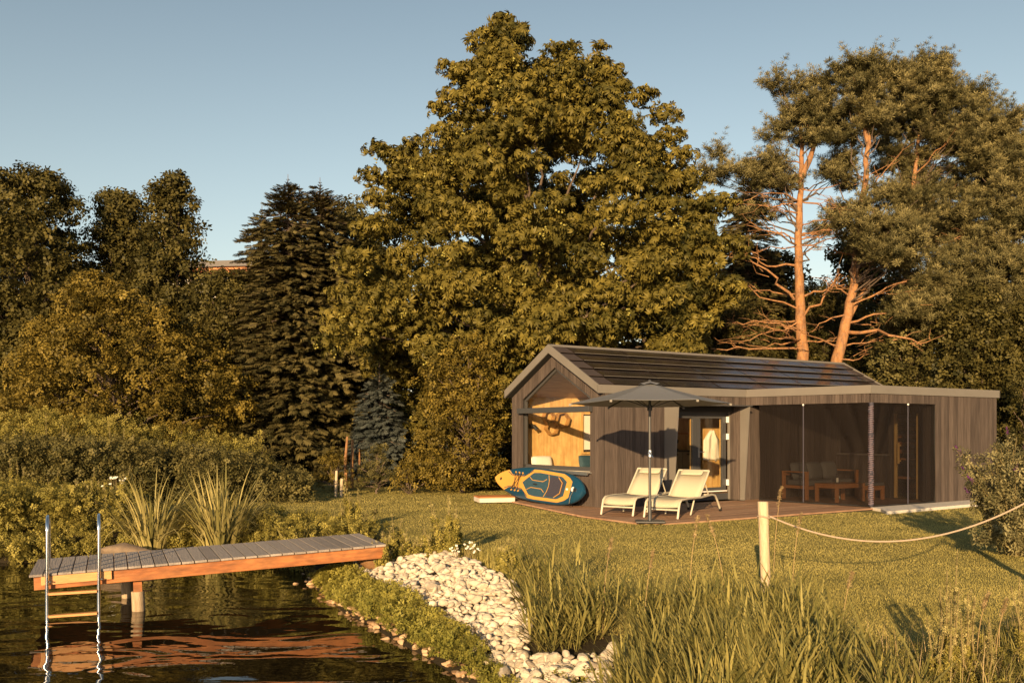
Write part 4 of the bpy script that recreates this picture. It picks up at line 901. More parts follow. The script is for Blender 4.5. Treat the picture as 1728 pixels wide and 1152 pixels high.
# ---- left hand trees
L_ = [
 ('alder_tree', 'dark alder at the far left edge, reaching half the picture height', 36, [(300, 10, 90), (325, -40, 128), (380, -90, 150), (450, -110, 160), (540, -120, 165), (640, -120, 160), (720, -100, 140)], 230, .8, 80, .31, 'alder', 50),
 ('alder_tree', 'dark rounded alder second from the left edge', 39, [(328, 180, 215), (350, 155, 250), (400, 135, 280), (500, 125, 290), (600, 120, 290), (720, 120, 280)], 170, .75, 80, .31, 'alder', 200),
 ('alder_tree', 'dark alder with a feathery pointed top left of the distant house roof', 37, [(298, 285, 320), (325, 250, 335), (370, 235, 343), (400, 225, 348), (440, 220, 358), (500, 215, 385), (600, 210, 400), (720, 210, 400)], 190, .7, 80, .31, 'alder', 292),
 ('hazel_tree', 'broad golden green hazel in front of the alders', 31, [(475, 120, 185), (505, 90, 260), (560, 60, 330), (620, 40, 400), (680, 20, 430), (750, 10, 430)], 240, .62, 130, .21, 'hazel', 210),
 ('alder_tree', 'dark broadleaved tree between the spruces and the chestnut', 37, [(345, 560, 610), (370, 545, 640), (430, 540, 650), (520, 530, 660), (640, 530, 660), (720, 530, 660)], 90, .8, 75, .27, 'alder', 600),
 ('alder_tree', 'low dark tree under the distant house roof', 34, [(462, 340, 420), (500, 320, 430), (560, 310, 440), (640, 300, 440), (730, 300, 430)], 90, .75, 85, .24, 'alder', 370),
]
for i, (nm, lab, Y, pr, n_, rl, per, sz, mk, tx) in enumerate(L_):
    random.seed(20 + i)
    broadleaf(nm, lab, Y, pr, n_, rl, per, sz, 'sprig', M[mk], tx, .4, group='alders at the left edge' if nm == 'alder_tree' else None, depth=.9, trunk_r=.2, extra=[(303, 305, 0, .35), (322, 340, 0, .4), (340, 385, 0, .35), (262, 318, 0, .35), (300, 335, 0, .5), (280, 350, 0, .5)] if i == 2 else [(20, 312, 0, .4), (128, 345, 0, .45), (70, 298, 0, .4)] if i == 0 else None)

# ---- spruces
def spruce(name, label, px, Y, ytop, rpx, m, n_wh=24, group=None, tops=((0, 0),), fs=.54):
    p = at(px, ytop, Y); H = p.z + .03; root = empty(name, (p.x, Y, -.03), random.random() * 6, label, 'tree', group); Rm = rpx / F_PX * Y
    mb = MB(); mb.tube([(0, 0, 0), (.03, 0, H * .5), (0, 0, H * .93)], [.16, .1, .015], 8)
    Ps, Ds, Ss = [], [], []
    for w_ in range(n_wh * 2):
        q = ((w_ + .5) / (n_wh * 2)) ** .9; z = .5 + q * (H - .9); r = Rm * (1 - q) ** .44 * random.uniform(.85, 1.1) + .12; nb = max(9, int(13 * (1 - q) + 8))
        for b_ in range(nb):
            a = random.random() * 6.283; rr = r * random.uniform(.7, 1.1); zz = z + random.uniform(-.12, .12); tip = Vector((rr * math.cos(a), rr * math.sin(a), zz - rr * .22 + .1 * q))
            s_ = Vector((0, 0, zz + .12))
            if rr > .4: mb.tube([s_, s_.lerp(tip, .5) - Vector((0, 0, .05)), tip], [.022, .014, .004], 4)
            k = max(2, int(rr / .10))
            for j in range(k):
                t_ = (j + 1) / k; c = s_.lerp(tip, t_); sp = random.choice((-1, 1)) * random.uniform(.15, .9) * (1 - .5 * t_)
                dr = Vector((math.cos(a + sp), math.sin(a + sp), -.22 + .45 * (q > .9) + random.uniform(-.3, .25))); Ps.append(c); Ds.append(dr); Ss.append(fs * random.uniform(.6, 1.15) * (.55 + .45 * (1 - q)))
    for (tx, tz) in tops:
        for k in range(10):
            zz = H + tz - k * .11; rr = .02 + k * .028
            for b_ in range(5): a = b_ * 1.257 + k; Ps.append(Vector((tx, 0, zz - .1))); Ds.append(Vector((math.cos(a), math.sin(a), .75))); Ss.append(.06 + rr * 1.3)
        mb.tube([(tx, 0, H + tz - 1.4), (tx, 0, H + tz + .12)], [.03, .008], 5)
    P = np.array([tuple(v_) for v_ in Ps]); D = norm(np.array([tuple(v_) for v_ in Ds])); up = np.tile([0, 0, 1.], (len(P), 1)) + rng.normal(size=(len(P), 3)) * .3
    y = norm(np.cross(up, D)); zc = np.cross(D, y); B = np.stack([D, y, zc], 2)
    v, f, a = inst(*TP['frond'], P, B, np.array(Ss), rng.random(len(P)) * .7 + .3 * rng.random())
    raw_mesh('crown', v, f, m, root, a); mb.build('trunk', M['bark'], root, smooth=True); return root
random.seed(31)
spruce('spruce_tree', 'dark spruce with a pointed top, left one of the tall pair', 486, 33, 300, 100, M['spruce'], 34, 'tall spruces', ((0, 0), (.4, -.35)))
spruce('spruce_tree', 'dark spruce with a pointed top, right one of the tall pair', 540, 34, 305, 105, M['spruce'], 34, 'tall spruces', ((0, 0), (-.45, -.3)))
spruce('spruce_tree', 'shorter dark spruce leaning on the left flank of the tall pair', 442, 34.5, 352, 85, M['spruce'], 22, 'tall spruces')
spruce('spruce_tree', 'dull spruce standing behind the bare branches of the leftmost pine', 1262, 40, 300, 90, M['spruce'], 34, 'tall spruces')
spruce('blue_spruce_tree', 'small blue grey spruce in the shade between spruces and chestnut', 640, 28.5, 618, 42, M['bluespruce'], 16, None, fs=.42)
spruce('blue_spruce_tree', 'pale blue spruce peering over the alders at the far left edge', -6, 45, 296, 40, M['bluespruce'], 20, None)

# ---- far filling trees that shut the horizon
far = [(-150, 430, 520, 46), (60, 430, 300, 48), (230, 450, 260, 47), (430, 470, 250, 46), (640, 430, 260, 45), (860, 440, 300, 44), (1120, 400, 300, 43), (1300, 430, 220, 44), (1450, 420, 260, 42), (1620, 470, 240, 41), (1790, 440, 260, 42), (1900, 400, 260, 44)]
labs = ['far dark tree beyond the left edge of the picture', 'far dark tree glimpsed between the two leftmost alders', 'far dark tree behind the pointed alder', 'far dark tree behind the left flank of the tall spruces', 'far dark tree behind the gap right of the spruces', 'far dark tree hidden behind the left half of the chestnut', 'far dark tree behind the right half of the chestnut', 'far dark tree behind the leftmost pine trunk',
        'far dark tree behind the second pine trunk', 'far dark tree behind the flat roofed end of the cabin', 'far dark tree at the right edge of the picture', 'far dark tree beyond the right edge of the picture']
for i, ((px, yt, wd, Y), lab) in enumerate(zip(far, labs)):
    random.seed(50 + i); h = wd / 2
    broadleaf('background_tree', lab, Y, [(yt, px - h * .3, px + h * .3), (yt + 50, px - h * .7, px + h * .7), (yt + 130, px - h, px + h), (640, px - h * 1.05, px + h * 1.05), (735, px - h, px + h)], 80, 1.3, 44, .42, 'sprig', M['alder'], px, .4, group='far trees closing the horizon', depth=.6, trunk_r=.2, cull=.7)
# nearer dark trees to the right, behind the flat roof
rt = [('dark leafy tree right of the solar roof end, under the pines', 1535, 500, 150, 31, 'bramble'), ('dark dense tree above the right end of the cabin', 1650, 500, 190, 28.8, 'alder'), ('dark yew like tree at the right edge below the pine boughs', 1740, 520, 150, 28, 'alder'), ('dark tree filling the space between chestnut and leftmost pine', 1230, 480, 170, 36, 'alder'), ('dark tree behind the trunks of the two left pines', 1390, 470, 190, 38, 'alder')]
for i, (lab, px, yt, wd, Y, mk) in enumerate(rt):
    random.seed(70 + i); h = wd / 2
    broadleaf('leafy_tree', lab, Y, [(yt, px - h * .5, px + h * .5), (yt + 40, px - h * .9, px + h * .9), (yt + 110, px - h * 1.1, px + h * 1.1), (720, px - h * 1.1, px + h * 1.1), (790, px - h, px + h)], 95, .85, 80, .22, 'sprig', M[mk], px, .4, group='dark trees behind the cabin', depth=.8, trunk_r=.15)
random.seed(77)
broadleaf('holly_bush', 'dark bush at the right corner of the flat roofed cabin', 25.5, [(640, 1700, 1760), (690, 1690, 1800), (760, 1688, 1840), (840, 1690, 1850)], 60, .5, 150, .13, 'sprig', M['alder'], 1745, .4, depth=.8, trunk_r=.06)

# ---- pines
def pine(label, Y, trunk, r0, pads, limbs, bare, seed, forks=(), rad=(.28, .6), dens=125):
    random.seed(seed); b = at(trunk[0][0], 726, Y); o = Vector((b.x, Y, -.03)); root = empty('pine_tree', o, 0, label, 'tree', 'pines behind the cabin')
    T = [Vector((0, 0, 0))] + [at(px, py, Y + dy) - o for (px, py, dy) in [(q + (0,))[:3] for q in trunk]]
    mb = MB(); n_ = len(T); pts = []; rr = []
    for i in range(n_ - 1):
        for k in range(4): t_ = k / 4; pts.append(T[i].lerp(T[i + 1], t_) + Vector((random.uniform(-.03, .03), random.uniform(-.03, .03), 0))); rr.append(r0 * (1 - .85 * ((i + t_) / (n_ - 1)) ** .7) * random.uniform(.95, 1.05))
    pts.append(T[-1]); rr.append(.03); mb.tube(pts, rr, 12, .3)
    def ptz(z):
        best = min(range(len(pts)), key=lambda i: abs(pts[i].z - z)); return pts[best], rr[best]
    for P in forks:
        Q = [at(px, py, Y + dy) - o for (px, py, dy) in P]; k = len(Q); mb.tube(Q, [r0 * .42 * (1 - .6 * i / (k - 1)) for i in range(k)], 8, .5)
    # bare lit limbs
    def twigs(a, b_, n_, r):
        for _ in range(n_):
            t_ = random.uniform(.35, 1); s = a.lerp(b_, t_); dr = (b_ - a).normalized() + Vector((random.uniform(-.9, .9), random.uniform(-.9, .9), random.uniform(-.5, .7))); e_ = s + dr * random.uniform(.3, .8)
            limb(mb, s, e_, r * .4, .004, 3, .5, n=4)
            if random.random() < .6: limb(mb, s.lerp(e_, .5), s.lerp(e_, .5) + Vector((random.uniform(-.5, .5), random.uniform(-.3, .3), random.uniform(-.35, .35))), r * .25, .003, 3, .5, n=3)
    for (px0, py0, px1, py1, dy, r) in limbs:
        a = at(px0, py0, Y) - o; b_ = at(px1, py1, Y + dy) - o; limb(mb, a, b_, r * .85, r * .25, 7, .3, random.uniform(-.05, .08), 8); twigs(a, b_, 4, r * .6)
    for _ in range(bare[0]):
        z = random.uniform(at(0, bare[1], Y).z, at(0, bare[2], Y).z); s, r = ptz(z); ang = random.choice((0, math.pi)) + random.uniform(-.9, .9); L = random.uniform(.9, 2.6); e_ = s + Vector((math.cos(ang) * L, math.sin(ang) * L - .2, random.uniform(-.1, .5) * L * .5))
        limb(mb, s, e_, r * .14 + .008, .006, 6, .35, random.uniform(-.08, .05), 6); twigs(s, e_, 3, .03)
    # foliage pads
    Cs, Rs = [], []; mc = MB()
    for (x0, x1, y0, y1, n_, dy0, dy1) in pads:
        for _ in range(int(n_ * (1.15 if seed < 103 else 1.5))):
            c = at(random.uniform(x0, x1), random.uniform(y0, y1), Y + random.uniform(dy0, dy1)); Cs.append(tuple(c)); Rs.append(random.uniform(*rad))
            s, r = ptz(max(.5, (c - o).z - random.uniform(.3, 1.6)))
            if random.random() < .6: limb(mc, s, c - o, min(.035, r * .35), .008, 6, .3, -.04, 5)
    mb.build('trunk', M['pinebark'], root, smooth=True); mc.build('boughs', M['bark'], root)
    Cn = np.array(Cs); Rd = np.array(Rs)
    # each pad is a spray of upright needle bunches on short shoots
    ks = 15; kt = 10; idx = np.repeat(np.arange(len(Cn)), ks); n_ = len(idx); d = norm(rng.normal(size=(n_, 3)) * np.array([1, 1, .35]) + np.array([0, 0, .28])); Ls = rng.uniform(.35, .85, n_) * (Rd[idx] + .25) * 1.35
    P = []; da = []
    for t_ in np.linspace(.25, 1, kt):
        P.append(Cn[idx] + d * (Ls * t_)[:, None] + np.array([0, 0, 1.]) * (Ls * t_ ** 2 * .28)[:, None] + rng.normal(size=(n_, 3)) * .035); da.append(d * .8 + np.array([0, 0, .7]) + rng.normal(size=(n_, 3)) * .3)
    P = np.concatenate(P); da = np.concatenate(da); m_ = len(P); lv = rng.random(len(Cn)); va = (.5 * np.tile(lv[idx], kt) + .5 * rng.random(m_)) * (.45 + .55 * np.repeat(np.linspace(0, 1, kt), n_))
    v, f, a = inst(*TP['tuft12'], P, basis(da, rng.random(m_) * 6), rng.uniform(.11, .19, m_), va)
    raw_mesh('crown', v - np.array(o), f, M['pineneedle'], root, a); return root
pine('leftmost pine, straight orange trunk with many bare branches', 31, [(1355, 610), (1352, 540), (1347, 450), (1348, 380), (1352, 300), (1352, 235), (1348, 160)], .26,
     [(1300, 1395, 140, 225, 20, -.8, .8), (1290, 1330, 225, 330, 8, -.8, .6), (1200, 1300, 265, 320, 10, -1, .8), (1345, 1430, 195, 270, 12, -.6, 1.2), (1240, 1300, 330, 370, 4, 0, 2), (1380, 1440, 270, 400, 8, .8, 2.2)],
     [(1349, 545, 1418, 462, -.8, .06), (1340, 505, 1250, 425, -.8, .06), (1343, 448, 1240, 430, -.5, .045), (1345, 555, 1225, 545, -.8, .04), (1355, 590, 1200, 588, -1, .05), (1352, 575, 1412, 575, -.4, .04), (1356, 500, 1425, 480, -.6, .05), (1345, 405, 1260, 380, -.5, .035), (1348, 345, 1260, 345, -.5, .03), (1350, 405, 1430, 392, -.5, .035), (1344, 520, 1250, 478, -.6, .04), (1352, 540, 1230, 575, -1, .035), (1350, 275, 1290, 270, -.4, .03)],
     (22, 590, 300), 101, forks=[[(1347, 310, 0), (1366, 270, -.2), (1374, 245, -.3), (1362, 215, -.3), (1350, 195, -.2)]])
pine('second pine from the left, leaning orange trunk with a forked foot', 30, [(1408, 625), (1428, 545), (1440, 480), (1450, 380), (1460, 300), (1465, 240), (1458, 170), (1440, 130)], .23,
     [(1415, 1470, 110, 170, 12, -.5, .8), (1420, 1500, 165, 240, 12, -.6, 1), (1400, 1440, 230, 330, 7, 0, 1.4), (1470, 1520, 110, 200, 8, 0, 1.4), (1425, 1550, 375, 450, 26, -2.4, -.6), (1470, 1560, 330, 400, 12, -1.6, 0)],
     [(1425, 560, 1555, 582, -2.2, .075), (1432, 520, 1530, 475, -1, .05), (1430, 545, 1540, 520, -1.2, .045), (1448, 400, 1400, 330, -.3, .035), (1455, 335, 1500, 280, .3, .04), (1436, 500, 1400, 470, -.5, .04), (1430, 530, 1370, 560, -.6, .035), (1452, 360, 1400, 350, -.4, .025)],
     (7, 600, 380), 102, forks=[[(1465, 240, 0), (1455, 200, -.1), (1440, 165, -.1)], [(1428, 545, 0), (1452, 500, .2), (1470, 470, .3)]])
pine('third pine from the left, dark full crown with a half hidden trunk', 33, [(1545, 620), (1535, 520), (1528, 440), (1535, 360), (1545, 280), (1555, 200), (1548, 130)], .22,
     [(1525, 1600, 110, 190, 26, -.8, 1), (1550, 1660, 160, 260, 26, -1, 1.2), (1480, 1560, 190, 330, 20, -.4, 1.4), (1580, 1690, 220, 330, 22, -.8, 1.4), (1500, 1620, 320, 430, 26, -.2, 1.8)],
     [(1535, 360, 1640, 310, -1, .05), (1530, 430, 1630, 380, -1, .05), (1540, 300, 1600, 240, -1, .04), (1528, 440, 1470, 400, -.6, .04)],
     (8, 560, 400), 103)
pine('rightmost pine, leaning dark crown running out of the picture', 31, [(1700, 700), (1690, 560), (1700, 440), (1690, 340), (1700, 260), (1710, 200)], .22,
     [(1640, 1720, 200, 300, 22, -.8, 1), (1700, 1800, 240, 400, 34, -1, 1), (1600, 1720, 320, 440, 30, -1.4, .4), (1520, 1740, 440, 540, 60, -2.2, -.2), (1560, 1740, 530, 580, 16, -2.2, -.4), (1740, 1820, 400, 560, 20, -1, 1)],
     [(1695, 420, 1560, 470, -1.6, .05), (1700, 380, 1600, 410, -1, .04), (1692, 480, 1560, 530, -1.6, .05)],
     (6, 600, 420), 104)

# ---- shrubs and undergrowth beyond the pond
def bush(name, label, cat, Y, px0, px1, ytop, ybot, n_, rl, per, size, kind, mk, group=None, up=.4):
    pr = [(ytop, px0 + (px1 - px0) * .3, px1 - (px1 - px0) * .3), (ytop + (ybot - ytop) * .3, px0 + (px1 - px0) * .08, px1 - (px1 - px0) * .08), (ytop + (ybot - ytop) * .6, px0, px1), (ybot, px0, px1)]
    r_, a_, b_ = broadleaf(name, label, Y, pr, n_, rl, per, size, kind, M[mk], (px0 + px1) / 2, up, depth=.7, trunk_r=.03, base_z=-.05, group=group); r_['category'] = cat; return r_
random.seed(90)
bush('shrub', 'round golden shrub behind the brambles, left of the tall spruces', 'shrub', 26.5, 220, 390, 722, 812, 40, .42, 160, .13, 'sprig', 'hazel')
bush('shrub', 'dark shrub at the foot of the spruces', 'shrub', 27, 380, 480, 740, 825, 28, .42, 150, .13, 'sprig', 'bramble')
bush('shrub', 'yellow green feathery shrub around the wooden stakes', 'shrub', 25.8, 520, 610, 770, 835, 26, .32, 190, .11, 'sprig2', 'hazel')
bush('shrub', 'grey green upright shrub right of the wooden stakes', 'shrub', 25.4, 590, 680, 755, 836, 28, .32, 190, .12, 'sprig2', 'bramble')
bush('shrub', 'low golden shrub between the grey green shrub and the tall bush', 'shrub', 25.2, 650, 730, 785, 836, 20, .28, 200, .11, 'sprig', 'hazel')
for i, px in enumerate((585, 594, 604)):
    mb = MB(); p = at(px, 800, 27 + i * .4); mb.tube([(0, 0, 0), (.04 * (i - 1), 0, .8), (.02, 0, 1.5 - .1 * i)], [.05, .045, .03], 8); o = mb.build('slender_trunk', M['pinebark'], smooth=True); o.location = (p.x, p.y, -.03)
    tag(o, ['left', 'middle', 'right'][i] + 'most of three slender red brown trunks under the spruce boughs' if i != 1 else 'middle one of three slender red brown trunks under the spruce boughs', 'tree trunk', 'slender trunks in the shade')
def strip(name, spots, per, size, kind, mk, spires=0, up=.45):
    """ground plants nobody could count: clumps at (x, y, top z, radius)"""
    S = np.array(spots); base = ground_z(S[:, 0], S[:, 1]); Cn = []; Rd = []
    for (x, y, zt, r), b_ in zip(spots, base):
        k = max(1, int((zt - b_) / (r * .9)))
        for j in range(k): Cn.append((x + random.uniform(-.1, .1), y + random.uniform(-.1, .1), b_ + (zt - b_) * (j + .5) / k)); Rd.append(r)
    parts = [lumps_leaves(np.array(Cn), np.array(Rd), per, size, kind, up, cull=.4)]
    o = veg(name, parts, M[mk]); tag(o, kind='stuff'); return o
def band(px0, px1, Y0, Y1, n_, hfun, r):
    out = []
    for _ in range(n_):
        Y = random.uniform(Y0, Y1); px = random.uniform(px0, px1); x = (px - 864) / F_PX * Y; out.append((x, Y, hfun(px) * random.uniform(.8, 1.15), r * random.uniform(.7, 1.3)))
    return out
strip('bramble_thicket', band(-60, 520, 21.5, 24.5, 240, lambda p: float(np.interp(p, [-60, 200, 380, 520], [1.35, 1.3, 1.1, .55])), .35), 190, .13, 'sprig', 'bramble')
strip('tall_undergrowth', band(-60, 440, 25, 27.5, 130, lambda p: float(np.interp(p, [-60, 60, 200, 440], [1.7, 2.0, 1.8, 1.3])), .42), 130, .14, 'sprig2', 'nettle')
bk = [(x, y, h, r) for (x, y, h, r) in band(-80, 240, 16.6, 19.5, 150, lambda p: float(np.interp(p, [-80, 100, 240], [.62, .55, .45])), .24) + band(240, 470, 16.6, 18.6, 70, lambda p: .22, .2) + band(400, 560, 16.3, 17.8, 50, lambda p: .12, .17) + band(-80, 520, 15.6, 16.9, 190, lambda p: -.15, .17) if pond_dist(x, y) > -.03]
shore_ = [(-12, 16.1), (-11, 16.0), (-8.6, 16.0), (-7, 16.2), (-5.5, 16.3), (-4.2, 15.9), (-3.3, 15.0)]
for (a_, b_) in zip(shore_[:-1], shore_[1:]):
    for k in range(34): t_ = random.random(); bk.append((a_[0] + (b_[0] - a_[0]) * t_, a_[1] + (b_[1] - a_[1]) * t_ + random.uniform(-.02, .4), random.uniform(-.42, -.2), random.uniform(.13, .2)))
strip('nettle_bank', bk, 330, .10, 'nettle', 'nettle')
strip('bank_herbs', [q for q in band(440, 640, 14.9, 16.6, 46, lambda p: .16, .16) if pond_dist(q[0], q[1]) > .15], 380, .085, 'nettle', 'nettle')
strip('shore_leaves', [q for q in band(330, 560, 14.4, 16.0, 20, lambda p: -.1, .14) if pond_dist(q[0], q[1]) > 0], 300, .09, 'sprig', 'bramble')

# blades: arching ribbons
def blades(B, az, L, W, lean, bend, var, nseg=4):
    n_ = len(B); t = np.linspace(0, 1, nseg + 1); d = np.stack([np.cos(az), np.sin(az)], 1); side = np.stack([-np.sin(az), np.cos(az), 0 * az], 1)
    ang = lean[:, None] + bend[:, None] * t[None] ** 1.5; st = (L / nseg)[:, None]
    hx = np.concatenate([np.zeros((n_, 1)), np.cumsum(np.sin(ang[:, :-1]) * st, 1)], 1); hz = np.concatenate([np.zeros((n_, 1)), np.cumsum(np.cos(ang[:, :-1]) * st, 1)], 1)
    c = np.stack([d[:, 0:1] * hx, d[:, 1:2] * hx, hz], 2) + B[:, None, :]; wd = W[:, None] * np.array([.55] + list(1 - np.linspace(0, 1, nseg) ** 2.2 * .97))[None] * .5
    v = np.stack([c - side[:, None] * wd[..., None], c + side[:, None] * wd[..., None]], 2).reshape(-1, 3)
    q = np.array([[2 * i, 2 * i + 1, 2 * i + 3, 2 * i + 2] for i in range(nseg)]); f = (q[None] + (np.arange(n_) * 2 * (nseg + 1))[:, None, None]).reshape(-1, 4)
    return v, f, np.repeat(var, 2 * (nseg + 1))
U = lambda a, b_, n_: rng.uniform(a, b_, n_)
def iris(px, lab, Y, n_=170, H=1.75):
    p = at(px, 700, Y); z = float(ground_z(p.x, Y)); n2 = n_; az = U(0, 6.28, n2); r = .28 * rng.random(n2) ** .5
    B = np.stack([np.cos(az) * r, np.sin(az) * r, 0 * az], 1); v, f, a = blades(B, az + U(-.5, .5, n2), U(.55, 1.0, n2) * H, U(.026, .048, n2), U(.05, .5, n2), U(.3, 2.2, n2) ** 1.3, rng.random(n2), 7)
    o = raw_mesh('iris_clump', v, f, M['iris'], None, a); o.location = (p.x, Y, z); tag(o, lab, 'water plant', 'sword leaved clumps behind the jetty')
iris(258, 'left arching clump of sword leaves on the far bank behind the jetty', 16.4)
iris(375, 'right, wider arching clump of sword leaves on the far bank behind the jetty', 16.25, 230, 1.85)
iris(505, 'small thin clump of sword leaves on the bank above the middle of the jetty', 15.9, 26, .8)

# tall weeds with leafy stems and seed spires
def weed(x, y, H, stems, lab, mk='weed', leafsize=.07, name='tall_weed', spike=.3, spread=.12, cat='wild plant', kind='nettle', bushy=1.):
    z = float(ground_z(x, y)); t = empty(name, (x, y, z), 0, lab, cat); mb = MB(); Ps, Ss, Ds = [], [], []; Q = []
    for s in range(stems):
        a = random.random() * 6.28; b0 = Vector((math.cos(a), math.sin(a), 0)) * spread * random.random(); h = H * (1 if s == 0 else random.uniform(.5, .92)); tp = b0 + Vector((math.cos(a) * spread * random.uniform(.3, 1.3), math.sin(a) * spread * .8, h)); mid = b0.lerp(tp, .5) + Vector((random.uniform(-.03, .03), 0, 0))
        mb.tube([b0, mid, tp], [.009, .007, .003], 4)
        for k in range(int(h / .045 * bushy)):
            q = random.random() ** 1.1 * (1 - spike); c = b0.lerp(mid, q * 2) if q < .5 else mid.lerp(tp, q * 2 - 1); Ps.append(c); Ss.append(leafsize * random.uniform(.8, 1.5) * (1.3 - .7 * q)); Ds.append((random.uniform(-1, 1), random.uniform(-1, 1), random.uniform(0, .8)))
        for k in range(int(spike * h / .012)):
            q = 1 - spike * random.random(); c = mid.lerp(tp, max(0, q * 2 - 1)) + Vector((random.uniform(-1, 1), random.uniform(-1, 1), 0)) * .018; Q.append(c)
    mb.build('stem', M['stem'], t)
    P = np.array([tuple(p) for p in Ps]); v, f, a = inst(*TP[kind], P, basis(np.array(Ds, float), U(0, 6, len(P))), np.array(Ss), rng.random(len(P))); raw_mesh('leaves', v, f, M['nettle' if mk == 'weed' else mk], t, a)
    if Q: P = np.array([tuple(p) for p in Q]); v, f, a = inst(*TP['sprig2'], P, basis(rng.normal(size=(len(P), 3)) + np.array([0, 0, .8]), U(0, 6, len(P))), U(.022, .038, len(P)), rng.random(len(P))); raw_mesh('seed_spike', v, f, M['weed'], t, a)
    return t
random.seed(120)
def gw(px, py, z=-.05): p = ground_at(px, py, z); return p.x, p.y
W_LIST = [((598, 893), .85, 5, 'tall yellow spired weed beyond the landward end of the jetty'), ((570, 893), .55, 4, 'shorter yellow spired weed left of the tall one beyond the jetty'), ((668, 930), .62, 7, 'pale spired weed right beside the landward end of the jetty'), ((650, 935), .4, 5, 'low bushy weed touching the last jetty planks'),
          ((700, 935), .38, 8, 'bushy weed at the top of the white stones'), ((762, 940), .78, 5, 'thin tall weed rising above the daisies by the stones'), ((735, 938), .36, 8, 'low bushy weed between the two tall ones above the stones'), ((850, 965), .45, 5, 'weed with drooping leaves at the right upper corner of the stones'), ((745, 925), .62, 2, 'slender weed spike on the lawn edge above the stones'),
          ((1612, 1150), .78, 9, 'tallest pale flowering weed in the lower right corner'), ((1590, 1165), .55, 5, 'shorter pale weed left of the tallest one in the lower right corner'), ((1655, 1160), .5, 3, 'thin weed right of the tallest one in the lower right corner'), ((1722, 1120), .55, 4, 'weed with white tips at the right edge')]
for ((px, py), H, st, lab) in W_LIST: x, y = gw(px, py); weed(x, y, H * 1.12, st + 2, lab, bushy=2.2 if st > 3 else 1.2, leafsize=.085 if px < 1400 else .038, spread=.12 if px < 1400 else .07, spike=.3 if px < 1400 else .6)
x, y = gw(622, 895); weed(x, y, .42, 3, 'dark large leaved plant on the lawn edge beyond the jetty', 'bramble', .12, 'leafy_plant', .02, kind='sprig')
for (px, lab) in [(82, 'tallest pale spire above the brambles at the left'), (60, 'small pale spire left of the tallest one above the brambles'), (195, 'pale branching spire above the brambles left of the round golden shrub'), (28, 'pale spire near the left edge above the brambles'), (118, 'pale spire between the tallest one and the branching one')]:
    Y = 24.6; x = (px - 864) / F_PX * Y; weed(x, Y, {82: 2.15, 195: 1.95}.get(px, 1.75), 4, lab, leafsize=.11, spike=.35, spread=.3)
for k in range(16):
    px_ = random.uniform(-20, 235); Y_ = random.uniform(17.0, 18.6); weed((px_ - 864) / F_PX * Y_, Y_, random.uniform(.75, 1.0) + (.2 if px_ < 60 else 0), 3, 'tall nettle stalk sticking out of the golden bank behind the bathing ladder', leafsize=.085, name='nettle_stalk', spike=.18, spread=.1, bushy=1.6)['group'] = 'nettle stalks behind the ladder'
# white daisies
def daisies(name, lab, x, y, n_, spread, h0, h1, r):
    z = float(ground_z(x, y)); t = empty(name, (x, y, z), 0, lab, 'flowers'); mb = MB(); mf = MB(); my = MB()
    for k in range(n_):
        a = random.random() * 6.28; q = spread * random.random() ** .5; p = Vector((math.cos(a) * q, math.sin(a) * q * .6, random.uniform(h0, h1))); mb.tube([(p.x * .6, p.y * .6, 0), p], [.004, .003], 4)
        nn = Vector((random.uniform(-.4, .4), -.8, 1)).normalized(); s1 = nn.orthogonal().normalized(); s2 = nn.cross(s1); vs_ = [p + (s1 * math.cos(b_) + s2 * math.sin(b_)) * r * (1 if j % 2 else .6) for j, b_ in enumerate(np.linspace(0, 6.283, 17)[:-1])]; mf.add([p + nn * .004] + vs_, [(0, 1 + j, 1 + (j + 1) % 16) for j in range(16)])
        my.sphere(p + nn * .006, r * .25, 6, 4)
    mb.build('stem', M['stem'], t); o = mf.build('petals', M['whiteflower'], t); o['kind'] = 'stuff'; o = my.build('flower_centres', M['conker'], t); o['kind'] = 'stuff'
x, y = gw(782, 945); daisies('daisy_clump', 'white daisies above the upper edge of the stones', x, y, 26, .22, .12, .26, .02)
daisies('daisy_clump', 'white daisies in the nettles behind the bathing ladder', (197 - 864) / F_PX * 18.2, 18.2, 12, .32, .62, .8, .03)

# ---- right bank: ground cover, stones
cover_edge = [(-2.56, 13.8), (-1.60, 11.8), (-1.04, 10.66), (-.64, 9.85), (-.28, 8.68), (-.05, 7.99), (.13, 7.32), (.35, 6.4), (.45, 5.6)]
water_edge = [(-3.02, 14.0), (-2.44, 12.44), (-1.98, 11.48), (-1.51, 10.66), (-.93, 9.47), (-.55, 8.75), (-.3, 8.2), (.05, 7.2), (.1, 6.2), (-.3, 5.2)]
stone_edge = [(1.0, 5.6), (1.05, 6.3), (1.05, 7.4), (.6, 7.85), (.12, 8.2), (.18, 9.3), (.0, 10.6), (-.5, 12.1), (-1.2, 13.1), (-1.85, 13.2), (-2.4, 14.1)]
def inpoly(x, y, poly):
    ins = np.zeros(np.shape(x), bool); n_ = len(poly)
    for i in range(n_):
        ax, ay = poly[i]; bx, by = poly[(i + 1) % n_]; ins ^= ((ay > y) != (by > y)) & (x < (bx - ax) * (y - ay) / (by - ay + 1e-12) + ax)
    return ins
def sample(poly, n_, seed=1):
    r = np.random.default_rng(seed); P = np.array(poly); lo, hi = P.min(0), P.max(0); out = np.zeros((0, 2))
    while len(out) < n_: q = lo + r.random((n_ * 3, 2)) * (hi - lo); out = np.concatenate([out, q[inpoly(q[:, 0], q[:, 1], poly)]])
    return out[:n_]
cover = water_edge + cover_edge[::-1]
